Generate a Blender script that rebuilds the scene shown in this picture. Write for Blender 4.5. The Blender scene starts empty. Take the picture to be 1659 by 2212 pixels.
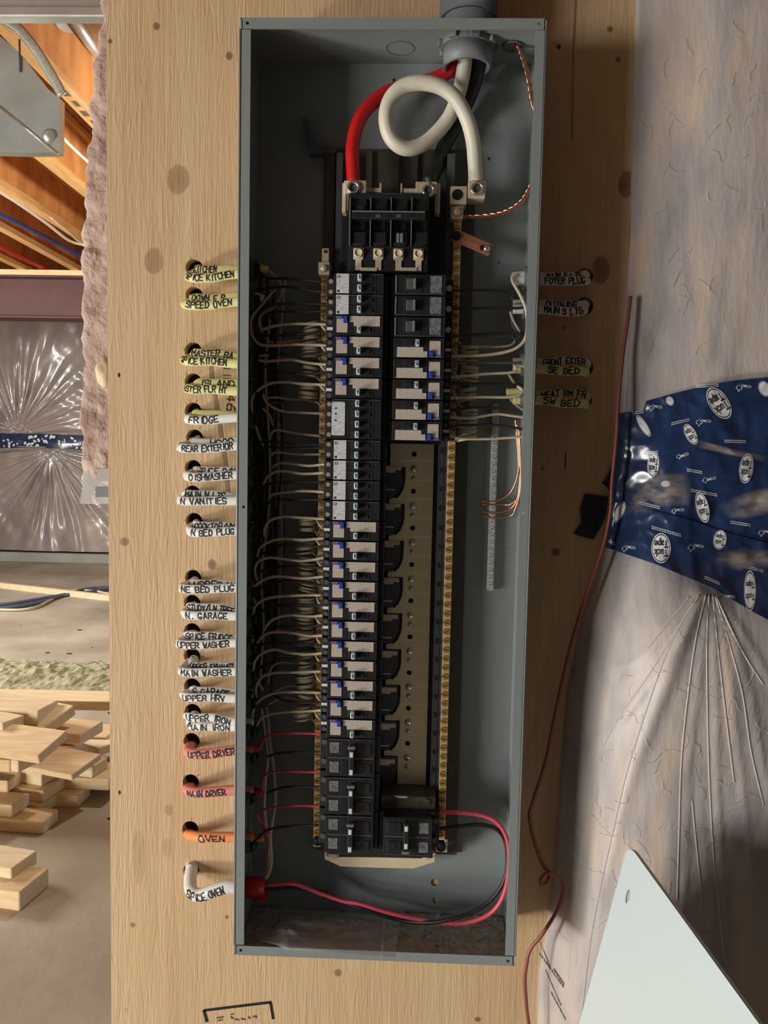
import bpy, bmesh, math, random
from mathutils import Vector, Matrix, noise
from mathutils.geometry import delaunay_2d_cdt
random.seed(7)
scene = bpy.context.scene
COL = scene.collection
PI = math.pi

# ------------------------------------------------------------------ camera
ZC = 1.10                                   # height of the middle of the electrical panel
CAM = Vector((0.03291, -1.08704, ZC + 0.07009))
PIT, YAW, ROL, FPX = -0.07421, -0.03204, 0.02034, 1714.0
fw = Vector((math.sin(YAW) * math.cos(PIT), math.cos(YAW) * math.cos(PIT), math.sin(PIT)))
_r = fw.cross(Vector((0, 0, 1))).normalized()
_u = _r.cross(fw)
cr = _r * math.cos(ROL) + _u * math.sin(ROL)
cu = -_r * math.sin(ROL) + _u * math.cos(ROL)
cam_data = bpy.data.cameras.new('camera')
cam = bpy.data.objects.new('camera', cam_data)
COL.objects.link(cam)
cam.matrix_world = Matrix(((cr.x, cu.x, -fw.x, CAM.x), (cr.y, cu.y, -fw.y, CAM.y), (cr.z, cu.z, -fw.z, CAM.z), (0, 0, 0, 1)))
cam_data.sensor_fit = 'VERTICAL'
cam_data.sensor_height = 36.0
cam_data.lens = FPX / 2212 * 36.0
cam_data.clip_start = 0.02
scene.camera = cam

# ------------------------------------------------------------------ world, lights, exposure
world = bpy.data.worlds.new('world')
scene.world = world
world.use_nodes = True
bg = world.node_tree.nodes['Background']
bg.inputs[0].default_value = (0.98, 0.99, 1.0, 1)
bg.inputs[1].default_value = 0.045

def area(name, loc, target, size, power, color, size_y=None):
    d = bpy.data.lights.new(name, 'AREA')
    d.energy = power
    d.color = color
    d.size = size
    if size_y:
        d.shape = 'RECTANGLE'
        d.size_y = size_y
    o = bpy.data.objects.new(name, d)
    COL.objects.link(o)
    o.location = loc
    o.rotation_euler = (Vector(target) - Vector(loc)).to_track_quat('-Z', 'Y').to_euler()
    return o

area('work_light', (-2.15, -1.12, 0.12), (0.0, 0.0, 0.8), 0.30, 40, (1.0, 0.95, 0.87))
area('side_fill', (-3.85, -2.85, 0.65), (0.3, -0.1, 1.1), 1.4, 130, (1.0, 0.985, 0.96), 1.1)  # added soft fill for light from the left, not a window
area('window_daylight', (-4.3, 2.6, 1.75), (-0.8, 3.4, 0.3), 1.3, 170, (1.0, 0.96, 0.90), 0.9)
fill_lamp = bpy.data.lights.new('hidden_fill', 'POINT')  # added lamp hidden behind the plywood, brightens the lumber and joists
fill_lamp.energy = 75
fill_lamp.color = (1.0, 0.93, 0.82)
fill_lamp.shadow_soft_size = 0.06
fill_lamp_o = bpy.data.objects.new('hidden_fill', fill_lamp)
COL.objects.link(fill_lamp_o)
fill_lamp_o.location = (-0.65, 2.7, 2.1)
scene.view_settings.view_transform = 'Standard'
scene.view_settings.look = 'None'
scene.view_settings.gamma = 1.0
scene.view_settings.use_curve_mapping = False
scene.view_settings.exposure = -0.13

# ------------------------------------------------------------------ pixel geometry (1659 x 2212 frame)
CROPS = {'px': (0, 0, 1), 'c2': (500, 0, 2.37), 'c3': (640, 360, 3.607), 'c4': (820, 560, 3.456), 'c5': (380, 540, 3.456),
         'c6': (380, 960, 3.456), 'c7': (380, 1380, 3.456), 'c8': (380, 1740, 3.456), 'c9': (760, 1740, 3.318),
         'c10': (800, 960, 3.318), 'c11': (800, 1380, 3.318), 'c12': (1100, 780, 2.968), 'c13': (1100, 1400, 2.725),
         'c14': (0, 540, 4.1475), 'c15': (0, 900, 3.6875), 'c16': (0, 1400, 3.687), 'c1': (0, 0, 2.9625)}

def ray(px, py):
    return fw * FPX + cr * (px - 829.5) - cu * (py - 1106)

def P(px, py, y=0.0):
    d = ray(px, py)
    return CAM + d * ((y - CAM.y) / d.y)

def PC(crop, u, v, y=0.0):
    ox, oy, s = CROPS[crop]
    return P(ox + u / s, oy + v / s, y)

def UZ(px, py, z):
    d = ray(px, py)
    return CAM + d * ((z - CAM.z) / d.z)

# ------------------------------------------------------------------ materials
MATS = {}

def mat(name, color, rough=0.5, metal=0.0, spec=0.5, coat=0.0, alpha=1.0, trans=0.0, noise_amt=0.0, noise_scale=40.0, bump=0.0,
        bump_scale=200.0, color2=None, stretch=(1, 1, 1), coat_rough=0.15, detail=4.0):
    m = bpy.data.materials.new(name)
    m.use_nodes = True
    nt = m.node_tree
    b = nt.nodes['Principled BSDF']
    b.inputs['Base Color'].default_value = (*color, 1)
    b.inputs['Roughness'].default_value = rough
    b.inputs['Metallic'].default_value = metal
    b.inputs['Specular IOR Level'].default_value = spec
    b.inputs['Coat Weight'].default_value = coat
    b.inputs['Coat Roughness'].default_value = coat_rough
    b.inputs['Alpha'].default_value = alpha
    b.inputs['Transmission Weight'].default_value = trans
    if noise_amt or color2 or bump:
        tc = nt.nodes.new('ShaderNodeTexCoord')
        mp = nt.nodes.new('ShaderNodeMapping')
        mp.inputs['Scale'].default_value = stretch
        nt.links.new(tc.outputs['Object'], mp.inputs['Vector'])
    if noise_amt or color2:
        n = nt.nodes.new('ShaderNodeTexNoise')
        n.inputs['Scale'].default_value = noise_scale
        n.inputs['Detail'].default_value = detail
        nt.links.new(mp.outputs[0], n.inputs['Vector'])
        r = nt.nodes.new('ShaderNodeValToRGB')
        r.color_ramp.elements[0].position = 0.33
        r.color_ramp.elements[1].position = 0.67
        c2 = color2 if color2 else tuple(c * (1 - noise_amt) for c in color)
        r.color_ramp.elements[0].color = (*c2, 1)
        r.color_ramp.elements[1].color = (*color, 1)
        nt.links.new(n.outputs[0], r.inputs[0])
        nt.links.new(r.outputs[0], b.inputs['Base Color'])
    if bump:
        n2 = nt.nodes.new('ShaderNodeTexNoise')
        n2.inputs['Scale'].default_value = bump_scale
        n2.inputs['Detail'].default_value = 3
        nt.links.new(mp.outputs[0], n2.inputs['Vector'])
        bp = nt.nodes.new('ShaderNodeBump')
        bp.inputs['Strength'].default_value = bump
        bp.inputs['Distance'].default_value = 0.01
        nt.links.new(n2.outputs[0], bp.inputs['Height'])
        nt.links.new(bp.outputs[0], b.inputs['Normal'])
    MATS[name] = m
    return m

def S(r, g, b):                              # sRGB 0-255 to linear
    f = lambda c: (c / 255 / 12.92) if c / 255 <= 0.04045 else ((c / 255 + 0.055) / 1.055) ** 2.4
    return (f(r), f(g), f(b))

mat('grey_paint', S(136, 143, 141), 0.42, noise_amt=0.06, noise_scale=8, bump=0.05, bump_scale=500)
mat('hole_dark', S(18, 17, 16), 0.9)
mat('black_plastic', S(34, 34, 36), 0.38, spec=0.5, noise_amt=0.25, noise_scale=60)
mat('soft_black', S(24, 24, 25), 0.55)
mat('old_black', S(36, 39, 41), 0.28, spec=0.6, noise_amt=0.3, noise_scale=120)
mat('dark_grey', S(78, 82, 86), 0.4)
mat('grey_plastic', S(112, 116, 118), 0.4)
mat('pan_metal', S(96, 92, 82), 0.42, metal=0.5, noise_amt=0.15, noise_scale=20)
mat('tin', S(220, 204, 176), 0.36, metal=0.2, noise_amt=0.1, noise_scale=60)
mat('tin_shiny', S(232, 226, 212), 0.2, metal=0.9)
mat('gold_plate', S(244, 228, 186), 0.4, metal=0.1, noise_amt=0.12, noise_scale=14, stretch=(1, 1, 0.4))
mat('brass', S(206, 152, 56), 0.35, metal=0.3, noise_amt=0.25, noise_scale=200)
mat('brass_dark', S(96, 66, 24), 0.5, metal=0.5)
mat('cream_bar', S(232, 216, 182), 0.4, metal=0.25, noise_amt=0.1, noise_scale=30)
mat('zinc', S(206, 208, 200), 0.35, metal=0.3, noise_amt=0.3, noise_scale=150)
mat('steel_screw', S(205, 202, 195), 0.28, metal=0.9)
mat('copper', S(204, 146, 116), 0.25, metal=0.9, noise_amt=0.2, noise_scale=100)
mat('copper_flat', S(212, 146, 112), 0.35, metal=0.6)
mat('white_wire', S(196, 183, 158), 0.4)
mat('white_cable', S(226, 226, 220), 0.45, noise_amt=0.06, noise_scale=90)
mat('yellow_cable', S(226, 222, 150), 0.45, noise_amt=0.06, noise_scale=90)
mat('red_cable', S(230, 138, 126), 0.5, noise_amt=0.15, noise_scale=90)
mat('orange_cable', S(236, 146, 84), 0.5, noise_amt=0.1, noise_scale=90)
mat('red_wire', S(196, 70, 74), 0.4)
mat('pink_red_wire', S(220, 84, 100), 0.38)
mat('service_red', S(204, 24, 26), 0.4)
mat('service_white', S(226, 220, 200), 0.42, noise_amt=0.16, noise_scale=30, stretch=(1, 1, 1))
mat('black_wire', S(38, 38, 40), 0.45)
mat('grey_wire', S(96, 96, 96), 0.45)
mat('ink', S(26, 25, 30), 0.6)
mat('faded_ink', S(92, 80, 66), 0.8)
mat('pencil', S(150, 130, 104), 0.9)
mat('label_tan', S(196, 184, 170), 0.6, color2=S(166, 156, 145), noise_scale=700, detail=1, stretch=(0.5, 1, 1.6))
mat('label_white', S(214, 214, 216), 0.55, color2=S(176, 176, 180), noise_scale=520, detail=1, stretch=(0.5, 1, 1.6))
mat('label_grey', S(120, 124, 128), 0.5, color2=S(76, 80, 84), noise_scale=420, detail=1)
mat('handle_tip', S(190, 218, 222), 0.4)
mat('handle_white', S(214, 216, 216), 0.45)
mat('blue_button', S(40, 70, 178), 0.35)
mat('purple_strip', S(104, 92, 140), 0.5)
mat('dim_screw', S(156, 144, 116), 0.4)
mat('cream_screw', S(222, 206, 170), 0.4)
mat('pvc_grey', S(124, 129, 132), 0.5)
mat('clamp_grey', S(120, 122, 124), 0.5, noise_amt=0.1)
mat('red_clamp', S(190, 30, 36), 0.4)
mat('wood_end', S(222, 200, 160), 0.8, noise_amt=0.2, noise_scale=80)
mat('tape_navy', S(38, 60, 100), 0.22, coat=0.4, noise_amt=0.35, noise_scale=18, spec=0.6)
mat('tape_print', S(226, 228, 230), 0.35)
mat('tape_black', S(18, 19, 24), 0.22, coat=0.5, bump=0.4, bump_scale=60)
mat('cover_paint', S(206, 219, 220), 0.4)
mat('rust_wire', S(150, 86, 74), 0.45, metal=0.3)
mat('concrete', S(190, 180, 162), 0.85, color2=S(152, 140, 121), noise_scale=2.2, detail=8, bump=0.25, bump_scale=14)
mat('footing_concrete', S(176, 178, 170), 0.85, noise_amt=0.2, noise_scale=6)
mat('beam_red', S(88, 52, 46), 0.6, noise_amt=0.2, noise_scale=6)
mat('lumber', S(236, 212, 172), 0.75, color2=S(220, 186, 138), noise_scale=6, stretch=(1, 8, 8), bump=0.1)
mat('lumber_pale', S(242, 224, 190), 0.75, color2=S(226, 200, 156), noise_scale=6, stretch=(1, 8, 8), bump=0.1)
mat('lumber_end', S(246, 236, 216), 0.85, noise_amt=0.12, noise_scale=60)
mat('flange_wood', S(222, 176, 112), 0.7, color2=S(196, 146, 86), noise_scale=5, stretch=(8, 1, 8))
mat('osb', S(218, 154, 88), 0.75, color2=S(180, 116, 62), noise_scale=9, stretch=(1, 1, 0.5), detail=6)
mat('subfloor', S(168, 118, 70), 0.8, color2=S(120, 80, 46), noise_scale=8)
mat('galvanised', S(198, 202, 198), 0.34, metal=0.55, noise_amt=0.22, noise_scale=9, bump=0.12, bump_scale=5)
mat('pipe_white', S(226, 222, 212), 0.5)
mat('pipe_blue', S(34, 70, 168), 0.4)
mat('pipe_red', S(196, 42, 34), 0.4)
mat('cord_blue', S(96, 104, 134), 0.5)
mat('sawdust', S(186, 183, 152), 0.95, color2=S(146, 143, 114), noise_scale=16, detail=8, bump=1.0, bump_scale=26)
mat('foam', S(222, 204, 168), 0.8, noise_amt=0.1, noise_scale=30)
mat('pink_fibre', S(206, 182, 168), 0.95, color2=S(160, 134, 124), noise_scale=16, detail=7, bump=0.8, bump_scale=60)
mat('dark_stain', S(30, 26, 24), 0.9)
mat('grey_print', S(120, 124, 126), 0.6)
mat('crease_glint', S(204, 197, 188), 0.35, coat=0.2)
mat('fibre_white', S(206, 200, 190), 0.8)

def poly_material(name, a, b, c, scale, rough, coat, stretch, coat_rough=0.12):
    """clouded polythene film over pink glass fibre: mottled pink, tan and grey under a gloss"""
    m = bpy.data.materials.new(name)
    m.use_nodes = True
    nt = m.node_tree
    bs = nt.nodes['Principled BSDF']
    tc = nt.nodes.new('ShaderNodeTexCoord')
    mp = nt.nodes.new('ShaderNodeMapping')
    mp.inputs['Scale'].default_value = stretch
    nt.links.new(tc.outputs['Object'], mp.inputs['Vector'])
    n = nt.nodes.new('ShaderNodeTexNoise')
    n.inputs['Scale'].default_value = scale
    n.inputs['Detail'].default_value = 7
    n.inputs['Distortion'].default_value = 0.6
    nt.links.new(mp.outputs[0], n.inputs['Vector'])
    r = nt.nodes.new('ShaderNodeValToRGB')
    r.color_ramp.elements[0].position = 0.30
    r.color_ramp.elements[0].color = (*a, 1)
    r.color_ramp.elements[1].position = 0.70
    r.color_ramp.elements[1].color = (*c, 1)
    e = r.color_ramp.elements.new(0.5)
    e.color = (*b, 1)
    nt.links.new(n.outputs[0], r.inputs[0])
    nt.links.new(r.outputs[0], bs.inputs['Base Color'])
    bs.inputs['Roughness'].default_value = rough
    bs.inputs['Coat Weight'].default_value = coat
    bs.inputs['Coat Roughness'].default_value = coat_rough
    n2 = nt.nodes.new('ShaderNodeTexNoise')
    n2.inputs['Scale'].default_value = scale * 7
    n2.inputs['Detail'].default_value = 5
    nt.links.new(mp.outputs[0], n2.inputs['Vector'])
    bp = nt.nodes.new('ShaderNodeBump')
    bp.inputs['Strength'].default_value = 0.09
    bp.inputs['Distance'].default_value = 0.02
    nt.links.new(n2.outputs[0], bp.inputs['Height'])
    nt.links.new(bp.outputs[0], bs.inputs['Normal'])
    MATS[name] = m

poly_material('poly_film', S(156, 148, 148), S(190, 182, 178), S(218, 196, 176), 8.5, 0.5, 0.2, (2.0, 1, 0.6), 0.35)
poly_material('poly_film_far', S(130, 120, 116), S(160, 150, 144), S(184, 166, 156), 3.0, 0.28, 0.8, (1.0, 1, 0.6))

def clear_film(name, alpha, color, rough=0.15):
    m = bpy.data.materials.new(name)
    m.use_nodes = True
    nt = m.node_tree
    b = nt.nodes['Principled BSDF']
    b.inputs['Base Color'].default_value = (*color, 1)
    b.inputs['Roughness'].default_value = rough
    b.inputs['Alpha'].default_value = alpha
    b.inputs['Coat Weight'].default_value = 0.6
    MATS[name] = m

clear_film('clear_bag', 0.42, S(214, 216, 214))
clear_film('film_sheen', 0.42, S(170, 160, 152), 0.2)  # glossy reflections on the tape put into a translucent grey
_nt = MATS['film_sheen'].node_tree
_at = _nt.nodes.new('ShaderNodeAttribute')
_at.attribute_name = 'sheen_fade'
_no = _nt.nodes.new('ShaderNodeTexNoise')
_no.inputs['Scale'].default_value = 38
_tc = _nt.nodes.new('ShaderNodeTexCoord')
_mp = _nt.nodes.new('ShaderNodeMapping')
_mp.inputs['Scale'].default_value = (0.5, 1, 1.2)
_nt.links.new(_tc.outputs['Object'], _mp.inputs['Vector'])
_nt.links.new(_mp.outputs[0], _no.inputs['Vector'])
_no.inputs['Detail'].default_value = 3
_mr = _nt.nodes.new('ShaderNodeMapRange')
_mr.inputs[1].default_value = 0.38
_mr.inputs[2].default_value = 0.66
_mu = _nt.nodes.new('ShaderNodeMath')
_mu.operation = 'MULTIPLY'
_nt.links.new(_no.outputs[0], _mr.inputs[0])
_nt.links.new(_mr.outputs[0], _mu.inputs[0])
_nt.links.new(_at.outputs['Fac'], _mu.inputs[1])
_nt.links.new(_mu.outputs[0], _nt.nodes['Principled BSDF'].inputs['Alpha'])
clear_film('poly_flap', 0.62, S(206, 204, 200), 0.3)

KNOTS = [(385, 388, 22, 29, 0.62), (332, 562, 19, 26, 0.62), (1298, 582, 17, 27, 0.85), (1352, 398, 15, 26, 0.9), (338, 57, 7, 8, 0.85),
         (238, 89, 5, 5, 0.9), (495, 121, 7, 8, 0.85), (269, 1170, 9, 9, 0.7), (458, 1219, 9, 11, 0.8), (1200, 1193, 10, 9, 0.9),
         (1318, 63, 6, 6, 0.9), (1335, 128, 5, 5, 0.9), (1207, 101, 5, 6, 0.9), (365, 1750, 9, 13, 0.35), (287, 1998, 6, 6, 0.7),
         (730, 2101, 8, 9, 0.75), (1032, 2202, 7, 6, 0.9), (490, 1981, 4, 4, 0.9), (273, 2182, 4, 4, 0.2), (361, 1830, 12, 20, 0.25),
         (1172, 1012, 4, 4, 0.9), (1218, 708, 5, 5, 0.6), (470, 1120, 60, 30, 0.22), (300, 1850, 14, 60, 0.25)]

def plywood_material():
    m = bpy.data.materials.new('plywood_face')
    m.use_nodes = True
    nt = m.node_tree
    L = nt.links.new
    N = nt.nodes.new
    b = nt.nodes['Principled BSDF']
    geo = N('ShaderNodeNewGeometry')
    mp = N('ShaderNodeMapping')
    mp.inputs['Scale'].default_value = (1, 1, 0.10)
    L(geo.outputs['Position'], mp.inputs['Vector'])
    big = N('ShaderNodeTexNoise')
    big.inputs['Scale'].default_value = 14
    big.inputs['Detail'].default_value = 5
    big.inputs['Distortion'].default_value = 2.0
    L(mp.outputs[0], big.inputs['Vector'])
    ramp = N('ShaderNodeValToRGB')
    ramp.color_ramp.elements[0].position = 0.28
    ramp.color_ramp.elements[0].color = (*S(205, 171, 129), 1)
    ramp.color_ramp.elements[1].position = 0.72
    ramp.color_ramp.elements[1].color = (*S(215, 186, 147), 1)
    L(big.outputs[0], ramp.inputs[0])
    mp2 = N('ShaderNodeMapping')
    mp2.inputs['Scale'].default_value = (1, 1, 0.02)
    L(geo.outputs['Position'], mp2.inputs['Vector'])
    fine = N('ShaderNodeTexNoise')
    fine.inputs['Scale'].default_value = 230
    fine.inputs['Detail'].default_value = 3
    fine.inputs['Distortion'].default_value = 0.8
    L(mp2.outputs[0], fine.inputs['Vector'])
    mixg = N('ShaderNodeMix')
    mixg.data_type = 'RGBA'
    mixg.blend_type = 'MULTIPLY'
    mixg.inputs[0].default_value = 0.32
    r2 = N('ShaderNodeValToRGB')
    r2.color_ramp.elements[0].position = 0.35
    r2.color_ramp.elements[0].color = (0.74, 0.70, 0.64, 1)
    r2.color_ramp.elements[1].position = 0.55
    r2.color_ramp.elements[1].color = (1, 1, 1, 1)
    L(fine.outputs[0], r2.inputs[0])
    L(ramp.outputs[0], mixg.inputs[6])
    L(r2.outputs[0], mixg.inputs[7])
    cur = mixg.outputs[2]
    wob = N('ShaderNodeTexNoise')
    wob.inputs['Scale'].default_value = 45
    L(geo.outputs['Position'], wob.inputs['Vector'])
    for (px, py, rx, rz, k) in KNOTS:
        p = P(px, py, 0.0)
        sub = N('ShaderNodeVectorMath')
        sub.operation = 'SUBTRACT'
        L(geo.outputs['Position'], sub.inputs[0])
        sub.inputs[1].default_value = p
        mul = N('ShaderNodeVectorMath')
        mul.operation = 'MULTIPLY'
        L(sub.outputs[0], mul.inputs[0])
        sc = 1714 / 1.087
        mul.inputs[1].default_value = (sc / rx, 0, sc / rz)
        ln = N('ShaderNodeVectorMath')
        ln.operation = 'LENGTH'
        L(mul.outputs[0], ln.inputs[0])
        add = N('ShaderNodeMath')
        add.operation = 'ADD'
        L(ln.outputs['Value'], add.inputs[0])
        wsc = N('ShaderNodeMath')
        wsc.operation = 'MULTIPLY'
        wsc.inputs[1].default_value = 0.5
        L(wob.outputs[0], wsc.inputs[0])
        L(wsc.outputs[0], add.inputs[1])
        rr = N('ShaderNodeValToRGB')
        rr.color_ramp.elements[0].position = 0.0
        rr.color_ramp.elements[0].color = (k, k, k, 1)
        rr.color_ramp.elements[1].position = 0.70 if rx < 30 else 1.0
        rr.color_ramp.elements[1].color = (0, 0, 0, 1)
        e = rr.color_ramp.elements.new(0.61 if rx < 30 else 0.4)
        e.color = (k * 0.72, k * 0.72, k * 0.72, 1)
        half = N('ShaderNodeMath')
        half.operation = 'MULTIPLY'
        half.inputs[1].default_value = 0.5
        L(add.outputs[0], half.inputs[0])
        L(half.outputs[0], rr.inputs[0])
        mx = N('ShaderNodeMix')
        mx.data_type = 'RGBA'
        L(rr.outputs[0], mx.inputs[0])
        L(cur, mx.inputs[6])
        mx.inputs[7].default_value = (*(S(126, 86, 52) if rx > 11 else S(96, 62, 34)), 1)
        cur = mx.outputs[2]
    L(cur, b.inputs['Base Color'])
    b.inputs['Roughness'].default_value = 0.62
    b.inputs['Specular IOR Level'].default_value = 0.3
    rid = N('ShaderNodeTexNoise')
    rid.inputs['Scale'].default_value = 150
    rid.inputs['Detail'].default_value = 2
    rid.inputs['Distortion'].default_value = 2.2
    mp3 = N('ShaderNodeMapping')
    mp3.inputs['Scale'].default_value = (1, 1, 0.085)
    L(geo.outputs['Position'], mp3.inputs['Vector'])
    L(mp3.outputs[0], rid.inputs['Vector'])
    msk = N('ShaderNodeTexNoise')
    msk.inputs['Scale'].default_value = 9
    L(geo.outputs['Position'], msk.inputs['Vector'])
    mm = N('ShaderNodeMath')
    mm.operation = 'MULTIPLY'
    L(rid.outputs[0], mm.inputs[0])
    L(msk.outputs[0], mm.inputs[1])
    ad = N('ShaderNodeMath')
    ad.operation = 'MULTIPLY_ADD'
    L(fine.outputs[0], ad.inputs[0])
    ad.inputs[1].default_value = 0.22
    L(mm.outputs[0], ad.inputs[2])
    bp = N('ShaderNodeBump')
    bp.inputs['Strength'].default_value = 0.36
    bp.inputs['Distance'].default_value = 0.006
    L(ad.outputs[0], bp.inputs['Height'])
    L(bp.outputs[0], b.inputs['Normal'])
    MATS['plywood_face'] = m

plywood_material()

# ------------------------------------------------------------------ mesh helpers
class MB:
    def __init__(self):
        self.v = []
        self.f = []

    def add(self, vs, fs):
        n = len(self.v)
        self.v += [tuple(p) for p in vs]
        self.f += [tuple(i + n for i in q) for q in fs]
        return self

    def box(self, x0, x1, y0, y1, z0, z1, bev=0.0, M=None):
        x0, x1 = min(x0, x1), max(x0, x1)
        y0, y1 = min(y0, y1), max(y0, y1)
        z0, z1 = min(z0, z1), max(z0, z1)
        if bev <= 0:
            vs = [Vector((x, y, z)) for x in (x0, x1) for y in (y0, y1) for z in (z0, z1)]
            fs = [(0, 1, 3, 2), (4, 6, 7, 5), (0, 4, 5, 1), (2, 3, 7, 6), (0, 2, 6, 4), (1, 5, 7, 3)]
        else:
            b = min(bev, (x1 - x0) / 2.01, (y1 - y0) / 2.01, (z1 - z0) / 2.01)
            bm = bmesh.new()
            bmesh.ops.create_cube(bm, size=1)
            for w in bm.verts:
                w.co = Vector((x0 if w.co.x < 0 else x1, y0 if w.co.y < 0 else y1, z0 if w.co.z < 0 else z1))
            bmesh.ops.bevel(bm, geom=list(bm.edges), offset=b, segments=1, affect='EDGES', profile=0.5)
            bm.verts.index_update()
            vs = [w.co.copy() for w in bm.verts]
            fs = [tuple(w.index for w in q.verts) for q in bm.faces]
            bm.free()
        if M is not None:
            vs = [M @ w for w in vs]
        return self.add(vs, fs)

    def cyl(self, p0, p1, r0, r1=None, seg=14, cap=True):
        p0, p1 = Vector(p0), Vector(p1)
        r1 = r0 if r1 is None else r1
        d = (p1 - p0).normalized()
        a = d.orthogonal().normalized()
        b = d.cross(a)
        vs, fs = [], []
        for i in range(seg):
            t = 2 * PI * i / seg
            o = a * math.cos(t) + b * math.sin(t)
            vs += [p0 + o * r0, p1 + o * r1]
        for i in range(seg):
            j = (i + 1) % seg
            fs.append((2 * i, 2 * j, 2 * j + 1, 2 * i + 1))
        if cap:
            fs.append(tuple(2 * i for i in reversed(range(seg))))
            fs.append(tuple(2 * i + 1 for i in range(seg)))
        return self.add(vs, fs)

    def ring(self, p0, p1, ro, ri, seg=20):
        p0, p1 = Vector(p0), Vector(p1)
        d = (p1 - p0).normalized()
        a = d.orthogonal().normalized()
        b = d.cross(a)
        vs, fs = [], []
        for i in range(seg):
            t = 2 * PI * i / seg
            o = a * math.cos(t) + b * math.sin(t)
            vs += [p0 + o * ro, p1 + o * ro, p1 + o * ri, p0 + o * ri]
        for i in range(seg):
            j = (i + 1) % seg
            for k in range(4):
                l = (k + 1) % 4
                fs.append((4 * i + k, 4 * j + k, 4 * j + l, 4 * i + l))
        return self.add(vs, fs)

    def tube(self, path, a, b=None, seg=8, ref=None, cap=True):
        b = a if b is None else b
        fr = frames(path, ref)
        vs, fs = [], []
        n = len(path)
        for (c, t, nn, bb) in fr:
            for i in range(seg):
                w = 2 * PI * i / seg
                vs.append(c + bb * (a * math.cos(w)) + nn * (b * math.sin(w)))
        for k in range(n - 1):
            for i in range(seg):
                j = (i + 1) % seg
                fs.append((k * seg + i, k * seg + j, (k + 1) * seg + j, (k + 1) * seg + i))
        if cap:
            fs.append(tuple(reversed(range(seg))))
            fs.append(tuple((n - 1) * seg + i for i in range(seg)))
        return self.add(vs, fs)

    def plate(self, outer, holes, y0, y1, M=None):
        """a sheet in the x-z plane between depths y0 and y1, outline in (x, z), real holes (x, z, rx, rz)"""
        pts = [Vector((p[0], p[1])) for p in outer]
        ed = [(i, (i + 1) % len(pts)) for i in range(len(pts))]
        for h in holes:
            s = len(pts)
            rz = h[3] if len(h) > 3 else h[2]
            k = 18
            pts += [Vector((h[0] + h[2] * math.cos(2 * PI * i / k), h[1] + rz * math.sin(2 * PI * i / k))) for i in range(k)]
            ed += [(s + i, s + (i + 1) % k) for i in range(k)]
        r = delaunay_2d_cdt(pts, ed, [], 1, 1e-7)
        V, F = r[0], r[2]
        keep = []
        for q in F:
            c = sum((V[i] for i in q), Vector((0, 0))) / len(q)
            ins = False
            for h in holes:
                rz = h[3] if len(h) > 3 else h[2]
                if ((c.x - h[0]) / h[2]) ** 2 + ((c.y - h[1]) / rz) ** 2 < 0.98:
                    ins = True
            if not ins:
                keep.append(q)
        n = len(V)
        vs = [Vector((p.x, y0, p.y)) for p in V] + [Vector((p.x, y1, p.y)) for p in V]
        fs = [tuple(q) for q in keep] + [tuple(i + n for i in reversed(q)) for q in keep]
        cnt = {}
        for q in keep:
            for i in range(len(q)):
                e = (q[i], q[(i + 1) % len(q)])
                cnt[e] = cnt.get(e, 0) + 1
        for (i, j) in cnt:
            if (j, i) not in cnt:
                fs.append((j, i, i + n, j + n))
        if M is not None:
            vs = [M @ w for w in vs]
        return self.add(vs, fs)

    def prism(self, outline, y0, y1):
        n = len(outline)
        vs = [Vector((p[0], y0, p[1])) for p in outline] + [Vector((p[0], y1, p[1])) for p in outline]
        fs = [tuple(range(n)), tuple(reversed(range(n, 2 * n)))]
        for i in range(n):
            j = (i + 1) % n
            fs.append((j, i, i + n, j + n))
        return self.add(vs, fs)

    def build(self, name, material, parent=None, smooth=False, origin=None):
        me = bpy.data.meshes.new(name)
        vs = self.v
        if origin is not None:
            vs = [tuple(Vector(p) - Vector(origin)) for p in vs]
        me.from_pydata(vs, [], self.f)
        bm = bmesh.new()
        bm.from_mesh(me)
        bmesh.ops.recalc_face_normals(bm, faces=bm.faces)
        bm.to_mesh(me)
        bm.free()
        if smooth:
            me.polygons.foreach_set('use_smooth', [True] * len(me.polygons))
        me.materials.append(MATS[material])
        o = bpy.data.objects.new(name, me)
        COL.objects.link(o)
        if origin is not None:
            o.location = origin
        if parent is not None:
            o.parent = parent
        return o

def frames(path, ref=None):
    n = len(path)
    out = []
    ref = Vector(ref) if ref is not None else Vector((0, -1, 0))
    prev = None
    for i in range(n):
        t = (path[min(i + 1, n - 1)] - path[max(i - 1, 0)]).normalized()
        nn = ref - t * ref.dot(t)
        if prev is not None:
            pn = prev - t * prev.dot(t)
            if nn.length < 0.35:
                nn = pn
            else:
                nn = nn.normalized() * 0.6 + pn.normalized() * 0.4
                nn = nn - t * nn.dot(t)
        elif nn.length < 0.2:
            nn = Vector((0, 0, 1)) - t * t.z
        if nn.length < 1e-6:
            nn = t.orthogonal()
        nn.normalize()
        bb = t.cross(nn)
        out.append((path[i], t, nn, bb))
        prev = nn
    return out

def smooth_path(pts, n=7):
    pts = [Vector(p) for p in pts]
    out = []
    m = len(pts)
    for i in range(m - 1):
        p0, p1, p2, p3 = pts[max(i - 1, 0)], pts[i], pts[i + 1], pts[min(i + 2, m - 1)]
        for k in range(n):
            t = k / n
            out.append(0.5 * ((2 * p1) + (p2 - p0) * t + (2 * p0 - 5 * p1 + 4 * p2 - p3) * t * t + (3 * p1 - p0 - 3 * p2 + p3) * t ** 3))
    out.append(pts[-1])
    return out

def tag(o, label=None, cat=None, group=None, kind=None):
    if label:
        o['label'] = label
    if cat:
        o['category'] = cat
    if group:
        o['group'] = group
    if kind:
        o['kind'] = kind
    return o

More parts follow.
